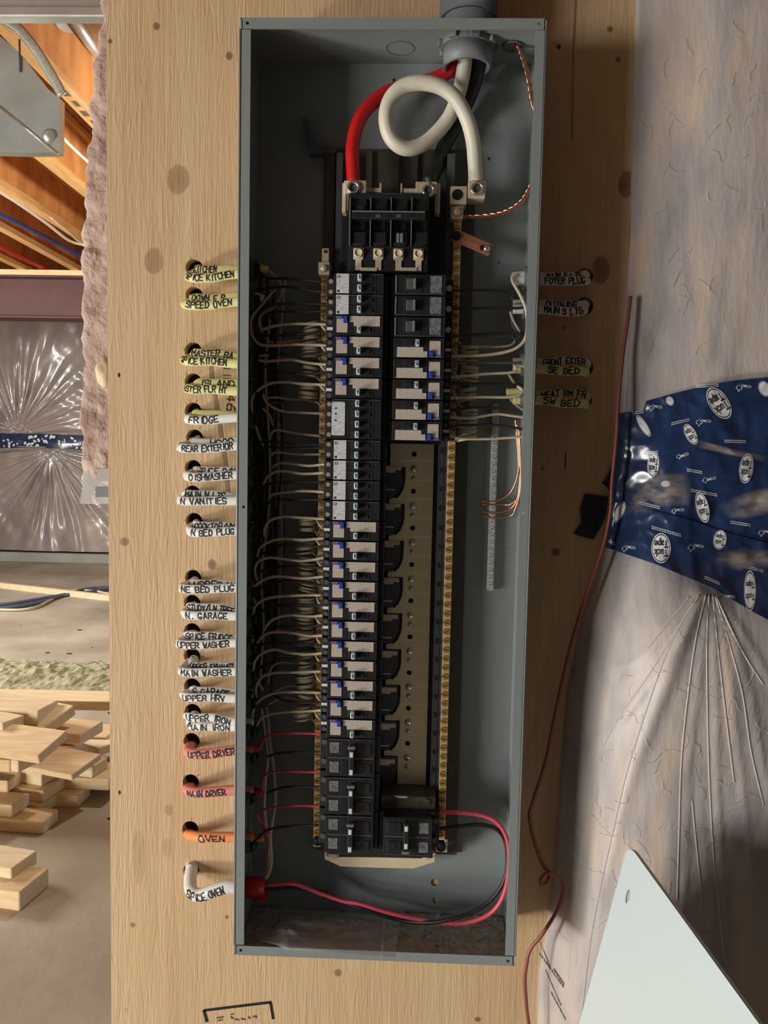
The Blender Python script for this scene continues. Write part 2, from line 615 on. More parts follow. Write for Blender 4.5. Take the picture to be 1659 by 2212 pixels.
def thing(name, loc, label, cat, group=None):
    o = bpy.data.objects.new(name, None)
    COL.objects.link(o)
    o.location = loc
    o.empty_display_size = 0.02
    return tag(o, label, cat, group)

def part(mb, name, material, root, smooth=False):
    """mesh built in world coordinates, hung under an Empty that carries only a location"""
    loc = Vector(root.location)
    par = root.parent
    while par:
        loc += Vector(par.location)
        par = par.parent
    mb.v = [tuple(Vector(p) - loc) for p in mb.v]
    o = mb.build(name, material, root, smooth)
    return o

def copy_tree(o, parent=None):
    c = o.copy()
    COL.objects.link(c)
    c.parent = parent
    for ch in list(o.children):
        copy_tree(ch, c)
    return c

# a box whose front face covers a pixel rectangle at depth yf
def pbox(mb, crop, u0, v0, u1, v1, yf, yb, bev=0.0):
    a, b = PC(crop, u0, (v0 + v1) / 2, yf), PC(crop, u1, (v0 + v1) / 2, yf)
    c, d = PC(crop, (u0 + u1) / 2, v0, yf), PC(crop, (u0 + u1) / 2, v1, yf)
    return mb.box(a.x, b.x, yf, yb, d.z, c.z, bev)

# ------------------------------------------------------------------ stroke lettering (marker pen)
STROKES = {'A': '00 26 40|12 32', 'B': '00 06 36 44 33 03|33 41 30 00', 'C': '45 36 16 04 02 10 30 41', 'D': '00 06 26 44 42 20 00', 'E': '40 00 06 46|03 33',
           'F': '00 06 46|03 33', 'G': '45 36 16 04 02 10 30 42 22', 'H': '00 06|40 46|03 43', 'I': '20 26', 'J': '46 41 30 10 01', 'K': '00 06|46 02|13 40',
           'L': '06 00 40', 'M': '00 06 23 46 40', 'N': '00 06 40 46', 'O': '10 02 04 16 36 44 42 30 10', 'P': '00 06 36 45 44 33 03',
           'Q': '10 02 04 16 36 44 42 30 10|22 40', 'R': '00 06 36 45 44 33 03|23 40', 'S': '45 36 16 05 04 13 33 42 41 30 10 01', 'T': '06 46|26 20',
           'U': '06 01 10 30 41 46', 'V': '06 20 46', 'W': '06 10 24 30 46', 'X': '00 46|06 40', 'Y': '06 23 46|23 20', 'Z': '06 46 00 40',
           '/': '00 46', '.': '20 21', '1': '15 26 20', '2': '05 16 36 45 44 00 40', '4': '30 36 02 42', '5': '46 06 03 33 42 41 30 10 01',
           '6': '46 26 03 01 10 30 41 42 33 03', '-': '03 43'}

def stroke_segments(text, jitter=0.25):
    """list of ((x0,y0),(x1,y1)) in units of one cap height, total width"""
    out = []
    x = 0.0
    for ch in text:
        if ch != ' ':
            w = 0.62
            sl = random.uniform(-0.05, 0.08)
            sy = random.uniform(0.9, 1.08)
            for st in STROKES.get(ch, '03 43').split('|'):
                pp = []
                for q in st.split():
                    gx, gy = int(q[0]) / 4, int(q[1]) / 6
                    gx += random.uniform(-jitter, jitter) / 8
                    gy += random.uniform(-jitter, jitter) / 8
                    pp.append((x + gx * w + sl * gy, gy * sy))
                out += list(zip(pp[:-1], pp[1:]))
        x += 0.86 if ch not in 'I1.' else 0.6
        if ch == ' ':
            x -= 0.2
    return out, x - 0.2

def ribbon_text(mapf, text, length, height, width, jitter=0.25):
    """mapf(s, t) -> world point; s runs 0..length, t 0..height"""
    segs, w = stroke_segments(text, jitter)
    mb = MB()
    sx = length / w
    for (a, b) in segs:
        A = Vector((a[0] * sx, a[1] * height))
        B = Vector((b[0] * sx, b[1] * height))
        d = B - A
        if d.length < 1e-6:
            continue
        d.normalize()
        nrm = Vector((-d.y, d.x)) * width * 0.5
        A -= d * width * 0.4
        B += d * width * 0.4
        steps = max(1, int((B - A).length / 0.0022))
        vs, fs = [], []
        for k in range(steps + 1):
            q = A.lerp(B, k / steps)
            for e in (q + nrm, q - nrm):
                vs.append(mapf(e.x, e.y))
        for k in range(steps):
            fs.append((2 * k, 2 * k + 1, 2 * k + 3, 2 * k + 2))
        mb.add(vs, fs)
    return mb

def font_mesh(text, size=1.0):
    """flat mesh (verts 2-D, faces) of printed lettering, centred on the origin"""
    cv = bpy.data.curves.new('lettering', 'FONT')
    cv.body = text
    cv.size = size
    cv.align_x = 'CENTER'
    cv.align_y = 'CENTER'
    cv.resolution_u = 2
    cv.offset = size * 0.018
    o = bpy.data.objects.new('lettering', cv)
    COL.objects.link(o)
    dg = bpy.context.evaluated_depsgraph_get()
    dg.update()
    me = bpy.data.meshes.new_from_object(o.evaluated_get(dg))
    vs = [(p.co.x, p.co.y) for p in me.vertices]
    fs = [tuple(q.vertices) for q in me.polygons]
    bpy.data.objects.remove(o)
    bpy.data.curves.remove(cv)
    bpy.data.meshes.remove(me)
    return vs, fs

ORD = ['topmost', 'second', 'third', 'fourth', 'fifth', 'sixth', 'seventh', 'eighth', 'ninth', 'tenth', 'eleventh', 'twelfth', 'thirteenth', 'fourteenth',
       'fifteenth', 'sixteenth', 'seventeenth', 'eighteenth', 'nineteenth', 'twentieth', 'twenty-first', 'twenty-second', 'twenty-third', 'twenty-fourth',
       'twenty-fifth', 'twenty-sixth']

# ================================================================== THE SETTING
YFAR = 6.80
ZJ = 2.50                                    # underside of the floor joists
m = MB().box(-6, 3.0, -4.5, 8.2, -0.1, 0.0)
tag(m.build('floor', 'concrete'), 'dusty pale concrete basement floor', None, None, 'structure')
m = MB().box(-6, 3.0, YFAR + 0.16, YFAR + 0.36, 0, ZJ)
tag(m.build('wall_far', 'footing_concrete'), 'poured concrete foundation wall at far end of basement', None, None, 'structure')
m = MB().box(-6, -0.2, YFAR - 0.10, YFAR + 0.12, 0, 0.10, 0.01)
tag(m.build('trim_1', 'footing_concrete'), 'low concrete ledge at foot of far wall', None, None, 'structure')
m = MB().box(-6, 3.0, -1.5, YFAR + 0.3, ZJ + 0.30, ZJ + 0.32)
tag(m.build('ceiling', 'subfloor'), 'wooden subfloor above the joists', None, None, 'structure')
m = MB().box(-0.18, 3.0, 0.16, 0.36, 0, ZJ)
tag(m.build('wall_back', 'footing_concrete'), 'foundation wall hidden behind plywood and insulation', None, None, 'structure')
m = MB().box(-6.2, -6.0, -4.5, 8.2, 0, ZJ + 0.3)
tag(m.build('wall_left', 'footing_concrete'), 'concrete wall on the far left of the basement', None, None, 'structure')
m = MB().box(-6, -0.2, YFAR - 0.02, YFAR + 0.12, ZJ - 0.13, ZJ - 0.07, 0.008)
tag(m.build('trim_2', 'soft_black'), 'dark strip along top of far wall', None, None, 'structure')

# I-joists, running away from the camera
for i, jx in enumerate((-0.90, -1.30, -1.71, -2.12, -2.53, -2.94, -3.35)):
    root = thing('floor_joist', (jx, 2.5, ZJ), 'orange wood I-joist overhead, %s counted from the plywood leftwards' % ORD[i].replace('topmost', 'first'), 'joist', 'ceiling joists')
    part(MB().box(jx - 0.032, jx + 0.032, 0.45, YFAR + 0.05, ZJ, ZJ + 0.036, 0.003), 'bottom_flange', 'flange_wood', root)
    part(MB().box(jx - 0.005, jx + 0.005, 0.45, YFAR + 0.05, ZJ + 0.036, ZJ + 0.265), 'web', 'osb', root)
    part(MB().box(jx - 0.032, jx + 0.032, 0.45, YFAR + 0.05, ZJ + 0.265, ZJ + 0.30, 0.003), 'top_flange', 'flange_wood', root)
    if i in (1, 2):
        # rubbed ink stamps along the bottom flange
        for k in range(5):
            yy = 1.75 + 0.09 * k + 0.2 * i
            part(MB().box(jx - 0.014 + 0.006 * (k % 2), jx + 0.012, yy, yy + 0.05, ZJ - 0.0006, ZJ), 'ink_stamp', 'faded_ink', root)

# steel beam
YB = 5.03
root = thing('steel_beam', (-2.8, YB, ZJ - 0.36), 'dark red painted steel beam crossing under the joists', 'beam')
part(MB().box(-6, 0.5, YB - 0.005, YB + 0.005, ZJ - 0.33, ZJ - 0.055), 'web', 'beam_red', root)
part(MB().box(-6, 0.5, YB - 0.09, YB + 0.09, ZJ - 0.36, ZJ - 0.345, 0.002), 'bottom_flange', 'beam_red', root)
part(MB().box(-6, 0.5, YB - 0.09, YB + 0.09, ZJ - 0.055, ZJ - 0.04, 0.002), 'top_flange', 'beam_red', root)
part(MB().box(-6, 0.5, YB - 0.095, YB + 0.095, ZJ - 0.04, ZJ - 0.001, 0.002), 'wood_plate', 'lumber', root)

# far wall blanket with puckered film
PIN = [P(118, 972, YFAR), P(45, 938, YFAR)]
def far_surface(x, z):
    y = 0.04 + 0.05 * math.sin((x * 1.2) % PI)
    for k, (c, dirn) in enumerate(((PIN[0], -1), (PIN[1], 1))):
        for rep in range(-1, 3):
            dx = x - (c.x - rep * 1.25)
            dz = (z - c.z) * dirn
            r = math.hypot(dx, dz)
            if dz < -0.02 or r > 1.3:
                continue
            th = math.atan2(dx, max(dz, 1e-4))
            amp = 0.032 * (1 - math.exp(-r / 0.10)) * math.exp(-r / 0.55) * math.exp(-(dx / 0.8) ** 2)
            y += amp * (math.cos(th * 26 + 2.5 * noise.noise((th * 3, k * 5 + rep, r * 1.2))) + 0.6 * math.cos(th * 47 + 3 * noise.noise((th * 4, r * 2, k))))
    zt = P(118, 956, YFAR).z
    y -= 0.05 * math.exp(-((z - zt) / 0.10) ** 2)
    y += 0.022 * noise.noise((x * 3.1, z * 2.0, 0.3)) + 0.008 * noise.noise((x * 9, z * 6, 2.3))
    return YFAR - y
def grid_surface(f, xs, zs):
    mb = MB()
    nx = len(xs)
    vs = [Vector((x, f(x, z), z)) for z in zs for x in xs]
    fs = [(j * nx + i, j * nx + i + 1, (j + 1) * nx + i + 1, (j + 1) * nx + i) for j in range(len(zs) - 1) for i in range(nx - 1)]
    return mb.add(vs, fs)
def lin(a, b, n):
    return [a + (b - a) * i / (n - 1) for i in range(n)]
root = thing('insulation_blanket', (-3.6, YFAR, 0.1), 'silvery film-faced insulation blanket on the far basement wall, gathered in folds', 'insulation', 'insulation blankets')
part(grid_surface(far_surface, lin(-5.9, -4.6, 30) + lin(-4.58, -2.2, 250) + lin(-2.18, -0.4, 40), lin(0.12, ZJ - 0.1, 190)), 'film_facing', 'poly_film_far', root, True)
part(MB().box(-5.9, -0.4, YFAR, YFAR + 0.12, 0.12, ZJ - 0.1), 'fibre_core', 'pink_fibre', root)
zt0, zt1 = P(118, 940, YFAR).z, P(118, 971, YFAR).z
def tape_far(x, t):
    z = zt1 + (zt0 - zt1) * t + 0.01 * math.sin(x * 3)
    return Vector((x, far_surface(x, z) - 0.012, z))
root = thing('seam_tape', (-3.6, YFAR - 0.1, zt1), 'navy seam tape with white dots crossing the far wall insulation', 'tape', 'seam tape')
mb = MB()
xs = lin(-4.7, -2.0, 90)
mb.add([tape_far(x, t) for t in (0, 0.25, 0.5, 0.75, 1) for x in xs], [(j * 90 + i, j * 90 + i + 1, (j + 1) * 90 + i + 1, (j + 1) * 90 + i) for j in range(4) for i in range(89)])
part(mb, 'tape_band', 'tape_navy', root, True)
mb = MB()
for k in range(120):
    x = random.uniform(-4.6, -2.1)
    t = random.uniform(0.1, 0.9)
    c = tape_far(x, t)
    rr = random.uniform(0.006, 0.014)
    a = random.uniform(0, PI)
    mb.add([(c.x + rr * 1.5 * math.cos(w) * math.cos(a) - rr * math.sin(w) * math.sin(a), c.y - 0.012, c.z + rr * 1.5 * math.cos(w) * math.sin(a) + rr * math.sin(w) * math.cos(a)) for w in lin(0, 2 * PI * 9 / 10, 10)], [tuple(range(10))])
part(mb, 'printed_dots', 'tape_print', root)['kind'] = 'stuff'

# ducts overhead
YD = 1.35
def q2(px, py, y):
    p = P(px, py, y)
    return (p.x, p.z)
root = thing('sheet_metal_duct', P(60, 330, YD), 'galvanised sheet metal duct end hanging left of the plywood', 'duct', 'overhead ducts')
part(MB().prism([q2(-260, 20, YD), q2(0, 78, YD), q2(40, 112, YD), q2(100, 190, YD), q2(129, 212, YD), q2(128, 329, YD), q2(60, 330, YD), q2(-260, 322, YD)][::-1], YD, YD + 0.035), 'duct_body', 'galvanised', root)
part(MB().tube(smooth_path([P(-200, -20, YD - 0.012), P(0, 40, YD - 0.012), P(60, 85, YD - 0.012), P(110, 160, YD - 0.012), P(134, 205, YD - 0.012)]), 0.015, 0.005), 'folded_flange', 'zinc', root, True)
part(MB().tube([P(-20, 215, YD - 0.002), P(125, 333, YD - 0.002)], 0.004, 0.003), 'seam', 'tin_shiny', root, True)
part(MB().tube([P(42, 85, YD - 0.006), P(43, 155, YD - 0.006)], 0.003), 'hanger_rod', 'dark_grey', root, True)
part(MB().cyl(P(110, 297, YD), P(110, 297, YD - 0.006), 0.024, 0.02, 18), 'port_cap', 'galvanised', root, True)
YD2 = 0.95
a_, b_ = P(-300, 28, YD2), P(260, 28, YD2)
root = thing('sheet_metal_duct', a_, 'long galvanised duct crossing the top left corner above the joists end', 'duct', 'overhead ducts')
part(MB().box(a_.x - 0.6, b_.x + 0.25, YD2, YD2 + 0.05, a_.z, a_.z + 0.25, 0.004), 'duct_body', 'galvanised', root)
part(MB().box(a_.x - 0.6, b_.x + 0.25, YD2 - 0.012, YD2, a_.z - 0.012, a_.z + 0.012, 0.003), 'standing_seam', 'galvanised', root)
root = thing('metal_pipe', P(190, 90, 2.1), 'shiny metal pipe rising behind the top left of the plywood', 'pipe')
part(MB().tube([P(150, 25, 1.75), P(216, 125, 2.3), P(240, 160, 2.6)], 0.024, seg=14), 'pipe_run', 'galvanised', root, True)
part(MB().tube([P(128, 28, 1.85), P(206, 165, 2.5)], 0.035, 0.006, seg=8), 'steel_track', 'galvanised', root)

# pipes and cables strung along the joists
def strung(name, pts, r, material, label, cat, group=None):
    o = MB().tube(smooth_path(pts, 6), r, seg=8).build(name, material, None, True)
    return tag(o, label, cat, group)
strung('water_pipe', [UZ(-60, 431, 2.52), UZ(0, 462, 2.52), UZ(90, 508, 2.52), UZ(180, 556, 2.52), UZ(230, 585, 2.52)], 0.012, 'pipe_blue', 'blue flexible water pipe running under the ceiling joists', 'pipe', 'water pipes')
strung('water_pipe', [UZ(-60, 495, 2.52), UZ(0, 531, 2.52), UZ(60, 562, 2.52), UZ(105, 582, 2.52)], 0.014, 'pipe_red', 'red flexible water pipe running under the ceiling joists', 'pipe', 'water pipes')
strung('ceiling_cable', [UZ(-30, 395, 2.48), UZ(0, 415, 2.48), UZ(40, 440, 2.47), UZ(100, 482, 2.47), UZ(150, 520, 2.48), UZ(188, 530, 2.48)], 0.008, 'pipe_white', 'white cable sagging beside the blue pipe under the joists', 'cable', 'ceiling cables')
strung('ceiling_cable', [UZ(115, 275, 2.46), UZ(150, 312, 2.46), UZ(185, 345, 2.46), UZ(215, 372, 2.46)], 0.006, 'pipe_white', 'white cable strung just right of the hanging duct', 'cable', 'ceiling cables')
strung('ceiling_cable', [UZ(110, 470, 2.5), UZ(150, 505, 2.49), UZ(186, 535, 2.49)], 0.005, 'pipe_white', 'thin pale cable end above the blue pipe, near the hanging insulation', 'cable', 'ceiling cables')

# scrap lumber on the floor
def board(u, v, level, length, yaw, w=0.089, t=0.038, material='lumber', tilt=0.0, label='', crop='c16'):
    ox, oy, s = CROPS[crop]
    z = level * 0.0385
    c = UZ(ox + u / s, oy + v / s, z)
    M = Matrix.Translation(c) @ Matrix.Rotation(yaw, 4, 'Z') @ Matrix.Rotation(tilt, 4, 'X')
    o = thing('lumber_offcut', c, label, 'lumber', 'scrap lumber on the floor')
    part(MB().box(-length, -0.0004, 0, w, 0, t, 0.002, M), 'plank', material, o)
    part(MB().box(-0.0006, 0.0, 0.002, w - 0.002, 0.002, t - 0.002, 0, M), 'cut_end', 'lumber_end', o)
    return o
R = math.radians
for b in ((870, 500, 3, 2.2, R(2), 0.14, 0.038, 'lumber_pale', 0, 'long pale board along the back of the lumber pile, beside the sawdust ridge'),
          (345, 1482, 0, 1.2, R(-4), 0.089, 0.038, 'lumber', 0, 'lowest board at the front of the lumber pile'),
          (620, 1270, 0, 1.4, R(-3), 0.089, 0.038, 'lumber', 0, 'board on the floor poking out furthest to the right under the pile'),
          (300, 1352, 0, 0.9, R(-14), 0.089, 0.038, 'lumber', 0, 'short shaded board between the two lowest boards of the pile'),
          (95, 1352, 1, 0.8, R(-8), 0.089, 0.038, 'lumber', 0, 'board end in the shade at the left front of the pile'),
          (345, 1232, 1, 1.1, R(-10), 0.14, 0.038, 'lumber', 0, 'wide board with rough cut end, second layer of the pile'),
          (870, 1136, 1, 1.3, R(-2), 0.14, 0.038, 'lumber', 0, 'board with dark knots reaching the plywood edge, second layer'),
          (330, 1102, 2, 0.9, R(-16), 0.089, 0.04, 'lumber_pale', 0, 'pale block with a bright cut end above the rough-ended board'),
          (60, 1152, 2, 0.7, R(-5), 0.089, 0.038, 'lumber', 0, 'board end sticking out at the left edge of the pile, third layer'),
          (735, 1036, 2, 0.9, R(-12), 0.089, 0.038, 'lumber_pale', 0, 'short offcut with one knot at the right of the pile'),
          (575, 1058, 3, 0.8, R(-18), 0.14, 0.020, 'lumber', R(8), 'thin wide board tilted across the middle of the pile'),
          (145, 995, 4, 0.9, R(-16), 0.089, 0.038, 'lumber_pale', 0, 'pale stud end at the left middle of the pile'),
          (78, 990, 4, 0.8, R(-3), 0.089, 0.038, 'lumber', 0, 'stud end touching the left border, middle of the pile'),
          (315, 925, 5, 1.0, R(-14), 0.14, 0.030, 'lumber', R(14), 'board leaning with a white cut end, middle of the pile'),
          (850, 792, 2, 1.1, R(0), 0.14, 0.038, 'lumber', 0, 'board lying behind the offcut with one knot'),
          (790, 862, 2, 0.5, R(-30), 0.089, 0.030, 'lumber_pale', 0, 'small offcut turned toward the plywood edge'),
          (640, 776, 4, 0.9, R(-10), 0.14, 0.038, 'lumber', 0, 'board with a dark knot near its end, upper part of the pile'),
          (365, 712, 5, 0.8, R(-22), 0.14, 0.038, 'lumber_pale', R(16), 'brightly lit tilted board at the top of the pile'),
          (300, 615, 6, 1.0, R(-8), 0.12, 0.05, 'lumber_pale', 0, 'thick stud with a rough grey end on top of the pile'),
          (20, 690, 6, 0.5, R(-20), 0.089, 0.038, 'lumber_pale', 0, 'stud end at the left border on top of the pile'),
          (90, 1872, 1, 0.6, R(-12), 0.10, 0.038, 'lumber_pale', 0, 'upper board of the small stack near the left border'),
          (155, 2098, 0, 0.7, R(-10), 0.12, 0.050, 'lumber', 0, 'thick lower board of the small stack near the left border')):
    board(*b[:9], label=b[9])
a_, b_ = UZ(-80, 1262, 0.0), UZ(245, 1300, 0.0)
d_ = (b_ - a_).normalized()
M_ = Matrix.Translation(a_) @ Matrix.Rotation(math.atan2(d_.y, d_.x), 4, 'Z')
root = thing('floor_stick', a_, 'long pale stick lying across the floor by the blue cords', 'lumber')
part(MB().box(-1.0, (b_ - a_).length + 1.0, 0, 0.04, 0, 0.045, 0.002, M_), 'plank', 'lumber_pale', root)
part(MB().box((b_ - a_).length + 1.0, (b_ - a_).length + 1.001, 0.002, 0.038, 0.002, 0.043, 0, M_), 'cut_end', 'lumber_end', root)
k = 0
for lbl, pts in (('blue cord on the floor left of the pale stick, upper strand', [(-40, 1312), (30, 1303), (80, 1295), (120, 1288), (170, 1282), (240, 1272)]),
                 ('blue cord on the floor left of the pale stick, lower strand', [(-40, 1318), (30, 1311), (90, 1300), (140, 1284), (190, 1272), (240, 1268)])):
    strung('extension_cord', [UZ(x, y, 0.015) for x, y in pts], 0.014, 'cord_blue', lbl, 'cord', 'cords on the floor')
strung('extension_cord', [UZ(x, y, 0.012) for x, y in ((-30, 1316), (60, 1316), (110, 1296), (150, 1276), (200, 1276), (240, 1284))], 0.009, 'foam', 'thin pale cord looping beside the blue cords', 'cord', 'cords on the floor')

# ridge of sawdust and rubble
def ridge(x, y):
    t = (y - 2.44) / 0.62
    h = max(0.0, math.sin(PI * min(max(t, 0), 1))) ** 0.6 * 0.075
    n = noise.noise((x * 5, y * 5, 0)) * 0.5 + noise.noise((x * 15, y * 15, 4)) * 0.35 + noise.noise((x * 37, y * 37, 9)) * 0.25
    return max(0.0, h * (0.9 + 0.8 * n)) - 0.002
mb = MB()
xs, ys = lin(-2.9, -0.7, 200), lin(2.42, 3.08, 64)
mb.add([Vector((x, y, ridge(x, y))) for y in ys for x in xs], [(j * 200 + i, j * 200 + i + 1, (j + 1) * 200 + i + 1, (j + 1) * 200 + i) for j in range(63) for i in range(199)])
tag(mb.build('sawdust_ridge', 'sawdust', None, False), 'greenish ridge of loose sawdust and rubble behind the lumber pile', 'sawdust', None, 'stuff')
# specks on the floor
mb = MB()
for k in range(70):
    x, y = random.uniform(-3.4, -0.5), random.uniform(0.4, 4.6)
    s_ = random.uniform(0.004, 0.016)
    mb.box(x, x + s_ * 1.6, y, y + s_, 0, 0.003, 0, None)
tag(mb.build('floor_debris', 'dark_stain'), 'dark specks of debris scattered on the concrete floor', 'debris', None, 'stuff')

# ================================================================== PLYWOOD BOARD
LHOLES = [(419, 578), (419, 638), (417, 758), (417, 825), (417, 888), (420, 946), (417, 1012), (415, 1067), (419, 1126), (417, 1249), (415, 1303), (415, 1364),
          (415, 1418), (415, 1483), (416, 1538), (414, 1601), (412, 1690), (411, 1791), (413, 1881)]
RHOLES = [(1263, 598), (1263, 661), (1263, 794), (1260, 864)]
XL = -0.3851
XR = P(1377, 100, 0).x
BT, BB = 1.95, 0.25
hl = []
for (px, py) in LHOLES + RHOLES:
    p = P(px, py, 0)
    hl.append((p.x, p.z, 0.0118))
nails = []
for (px, py, r) in ((257, 810, 3), (258, 1712, 3), (1207, 101, 2)):
    p = P(px, py, 0)
    nails.append((p.x, p.z, r * 0.00063, r * 0.0011))
board_root = thing('plywood_board', (XL, 0, BB), 'pale knotty plywood backboard behind the electrical panel', 'plywood')
part(MB().plate([(XL, BB), (XR, BB), (XR, BT), (XL, BT)], hl + nails, 0.0, 0.018), 'veneer_sheet', 'plywood_face', board_root)
# splinters round the drilled holes
spl = MB()
for (x, z, r) in hl:
    for k in range(9):
        a = random.uniform(0, 2 * PI)
        l = random.uniform(0.003, 0.009)
        p0 = Vector((x + math.cos(a) * r, -0.0003, z + math.sin(a) * r))
        dr = Vector((math.cos(a) * 0.6 + random.uniform(-.5, .5), -random.uniform(0.1, 0.5), math.sin(a) + random.uniform(-.3, .6))).normalized()
        sd = Vector((0.0009, 0, 0.0004))
        spl.add([p0 - sd, p0 + sd, p0 + dr * l, p0 + Vector((0, 0.0006, 0))], [(0, 1, 2), (0, 3, 2), (1, 3, 2), (0, 1, 3)])
o = part(spl, 'splinters', 'wood_end', board_root)
o['kind'] = 'stuff'

def flat_map(px, py, ang=0.0, y=-0.0006):
    p = P(px, py, y)
    ca, sa = math.cos(ang), math.sin(ang)
    return lambda s, t: Vector((p.x + s * ca - t * sa, y, p.z + s * sa + t * ca))
PXM = 1.087 / 1714
part(ribbon_text(flat_map(484, 788, R(-92)), 'IIL', 46 * PXM, 14 * PXM, 0.0018, 0.1), 'stamped_lettering', 'faded_ink', board_root)
part(ribbon_text(flat_map(491, 850, R(-92)), '462', 60 * PXM, 16 * PXM, 0.0018, 0.1), 'stamped_lettering', 'faded_ink', board_root)
# pencil line and stamp frame
def strip(pts, w, y=-0.0006):
    mb = MB()
    pp = [P(a, b, y) for a, b in pts]
    for A, B in zip(pp[:-1], pp[1:]):
        d = (B - A).normalized()
        n = Vector((-d.z, 0, d.x)) * w / 2
        mb.add([A + n, A - n, B - n, B + n], [(0, 1, 2, 3)])
    return mb
part(strip([(455, 792), (460, 835), (470, 890), (480, 960), (488, 1010), (492, 1070)], 0.0052), 'pencil_line', 'pencil', board_root)
part(strip([(440, 2183), (586, 2165)], 0.0040), 'stamp_frame', 'ink', board_root)
part(strip([(440, 2182), (447, 2208)], 0.0042), 'stamp_frame', 'ink', board_root)
part(strip([(584, 2166), (590, 2202)], 0.0036), 'stamp_frame', 'ink', board_root)
mb = MB()
for (x0, y0, x1, y1) in ((468, 2199, 482, 2197), (470, 2205, 480, 2203), (498, 2192, 504, 2190), (498, 2196, 503, 2201), (506, 2202, 516, 2203), (520, 2200, 530, 2203), (536, 2196, 540, 2201), (546, 2197, 552, 2194), (552, 2194, 553, 2200)):
    q = strip([(x0, y0), (x1, y1)], 0.0022)
    mb.add(q.v, q.f)
part(mb, 'rubbed_stamp', 'faded_ink', board_root)
part(strip([(1222, 978), (1221, 1014)], 0.0014), 'saw_scratch', 'dark_stain', board_root)
part(strip([(1243, 0), (1238, 120), (1236, 300)], 0.0022), 'resin_streak', 'pencil', board_root)
# stud wall carrying the board (hidden behind it)
for nm, sx in (('added at its left edge to block light', -0.320), ('hidden by the left half of the plywood', -0.12), ('hidden by the right half of the plywood', 0.22)):  # leftmost one is added to keep light out of the holes
    root = thing('wall_stud', (sx, 0.09, 0), 'rough wooden stud behind the drilled plywood board, ' + nm, 'stud', 'studs behind the plywood')
    part(MB().box(sx - 0.019, sx + 0.019, 0.0185, 0.155, 0.002, ZJ - 0.01, 0.002), 'plank', 'lumber', root)

for lb_, xa_, xb_ in (('left of both studs', -0.298, -0.1395), ('between the studs', -0.1005, 0.2005), ('right of both studs', 0.2395, 0.365)):  # unseen backing added so the drilled holes stay dark
    root = thing('hole_backing', (xa_, 0.09, BB), 'pink backing added to darken the plywood holes, ' + lb_, 'insulation', 'added backing behind the plywood')
    part(MB().box(xa_, xb_, 0.075, 0.155, 0.02, 2.3, 0.004), 'fibre_core', 'pink_fibre', root)

# ================================================================== INSULATION HANGING LEFT OF THE BOARD
EDGE = [(232, -60), (222, 60), (205, 230), (192, 380), (186, 520), (184, 640), (183, 760), (188, 900), (184, 980), (178, 1035)]
def edge_x(py):
    for (a, b) in zip(EDGE[:-1], EDGE[1:]):
        if a[1] <= py <= b[1]:
            return a[0] + (b[0] - a[0]) * (py - a[1]) / (b[1] - a[1])
    return EDGE[-1][0]
rows, cols = 150, 26
mb = MB()
vs = []
for j in range(rows):
    py = -60 + 1095 * j / (rows - 1)
    xl = P(edge_x(py), py, 0.07).x
    z = P(edge_x(py), py, 0.07).z
    for i in range(cols):
        t = i / (cols - 1)
        ang = PI * t
        # half-round section: from behind, round the free edge, to the front, then in behind the board
        x = xl + 0.05 - 0.05 * math.sin(min(ang, PI * 0.5) if t < 0.5 else PI * 0.5) if t < 0.5 else xl + (t - 0.5) * 2 * 0.095
        y = 0.145 - 0.095 * min(1.0, t / 0.5)
        n = noise.noise((x * 22, z * 10, y * 22)) * 0.005 + noise.noise((x * 55, z * 45, y * 55)) * 0.005 + noise.noise((x * 140, z * 120, 1)) * 0.002
        n = min(n, 0.012)
        vs.append(Vector((x - (n * 0.9 if t < 0.62 else 0), max(0.024, y - n), z)))
mb.add(vs, [(j * cols + i, j * cols + i + 1, (j + 1) * cols + i + 1, (j + 1) * cols + i) for j in range(rows - 1) for i in range(cols - 1)])
root = thing('insulation_blanket', P(200, 1035, 0.08), 'ragged pink insulation edge hanging from behind the left of the plywood', 'insulation', 'insulation blankets')
part(mb, 'fibre_core', 'pink_fibre', root, True)
mb = MB()
fl = [(181, 1018), (205, 1013), (245, 1012), (245, 1088), (205, 1089), (172, 1088), (178, 1050)]
mb.prism([q2(a, b, 0.05) for a, b in fl][::-1], 0.050, 0.0508)
part(mb, 'loose_film', 'poly_flap', root)
mb = MB()
mb.prism([q2(a, b, 0.049) for a, b in ((206, 1052), (245, 1052), (245, 1074), (207, 1074))][::-1], 0.0488, 0.0494)
part(mb, 'grey_print', 'grey_print', root)
root = thing('foam_blob', P(224, 806, 0.03), 'lump of cured cream foam peeping out left of the plywood edge', 'foam')
mb = MB()
c0 = P(230, 806, 0.045)
nu, nv = 20, 14
vs = []
for j in range(nv + 1):
    for i in range(nu):
        th, ph = PI * j / nv, 2 * PI * i / nu
        d = Vector((math.sin(th) * math.cos(ph), math.sin(th) * math.sin(ph), math.cos(th)))
        rr = 1 + 0.22 * noise.noise(d * 1.7) + 0.10 * noise.noise(d * 4)
        vs.append(c0 + Vector((d.x * 0.014, d.y * 0.016, d.z * 0.020)) * rr)
mb.add(vs, [(j * nu + i, j * nu + (i + 1) % nu, (j + 1) * nu + (i + 1) % nu, (j + 1) * nu + i) for j in range(nv) for i in range(nu)])
part(mb, 'foam_lump', 'foam', root, True)

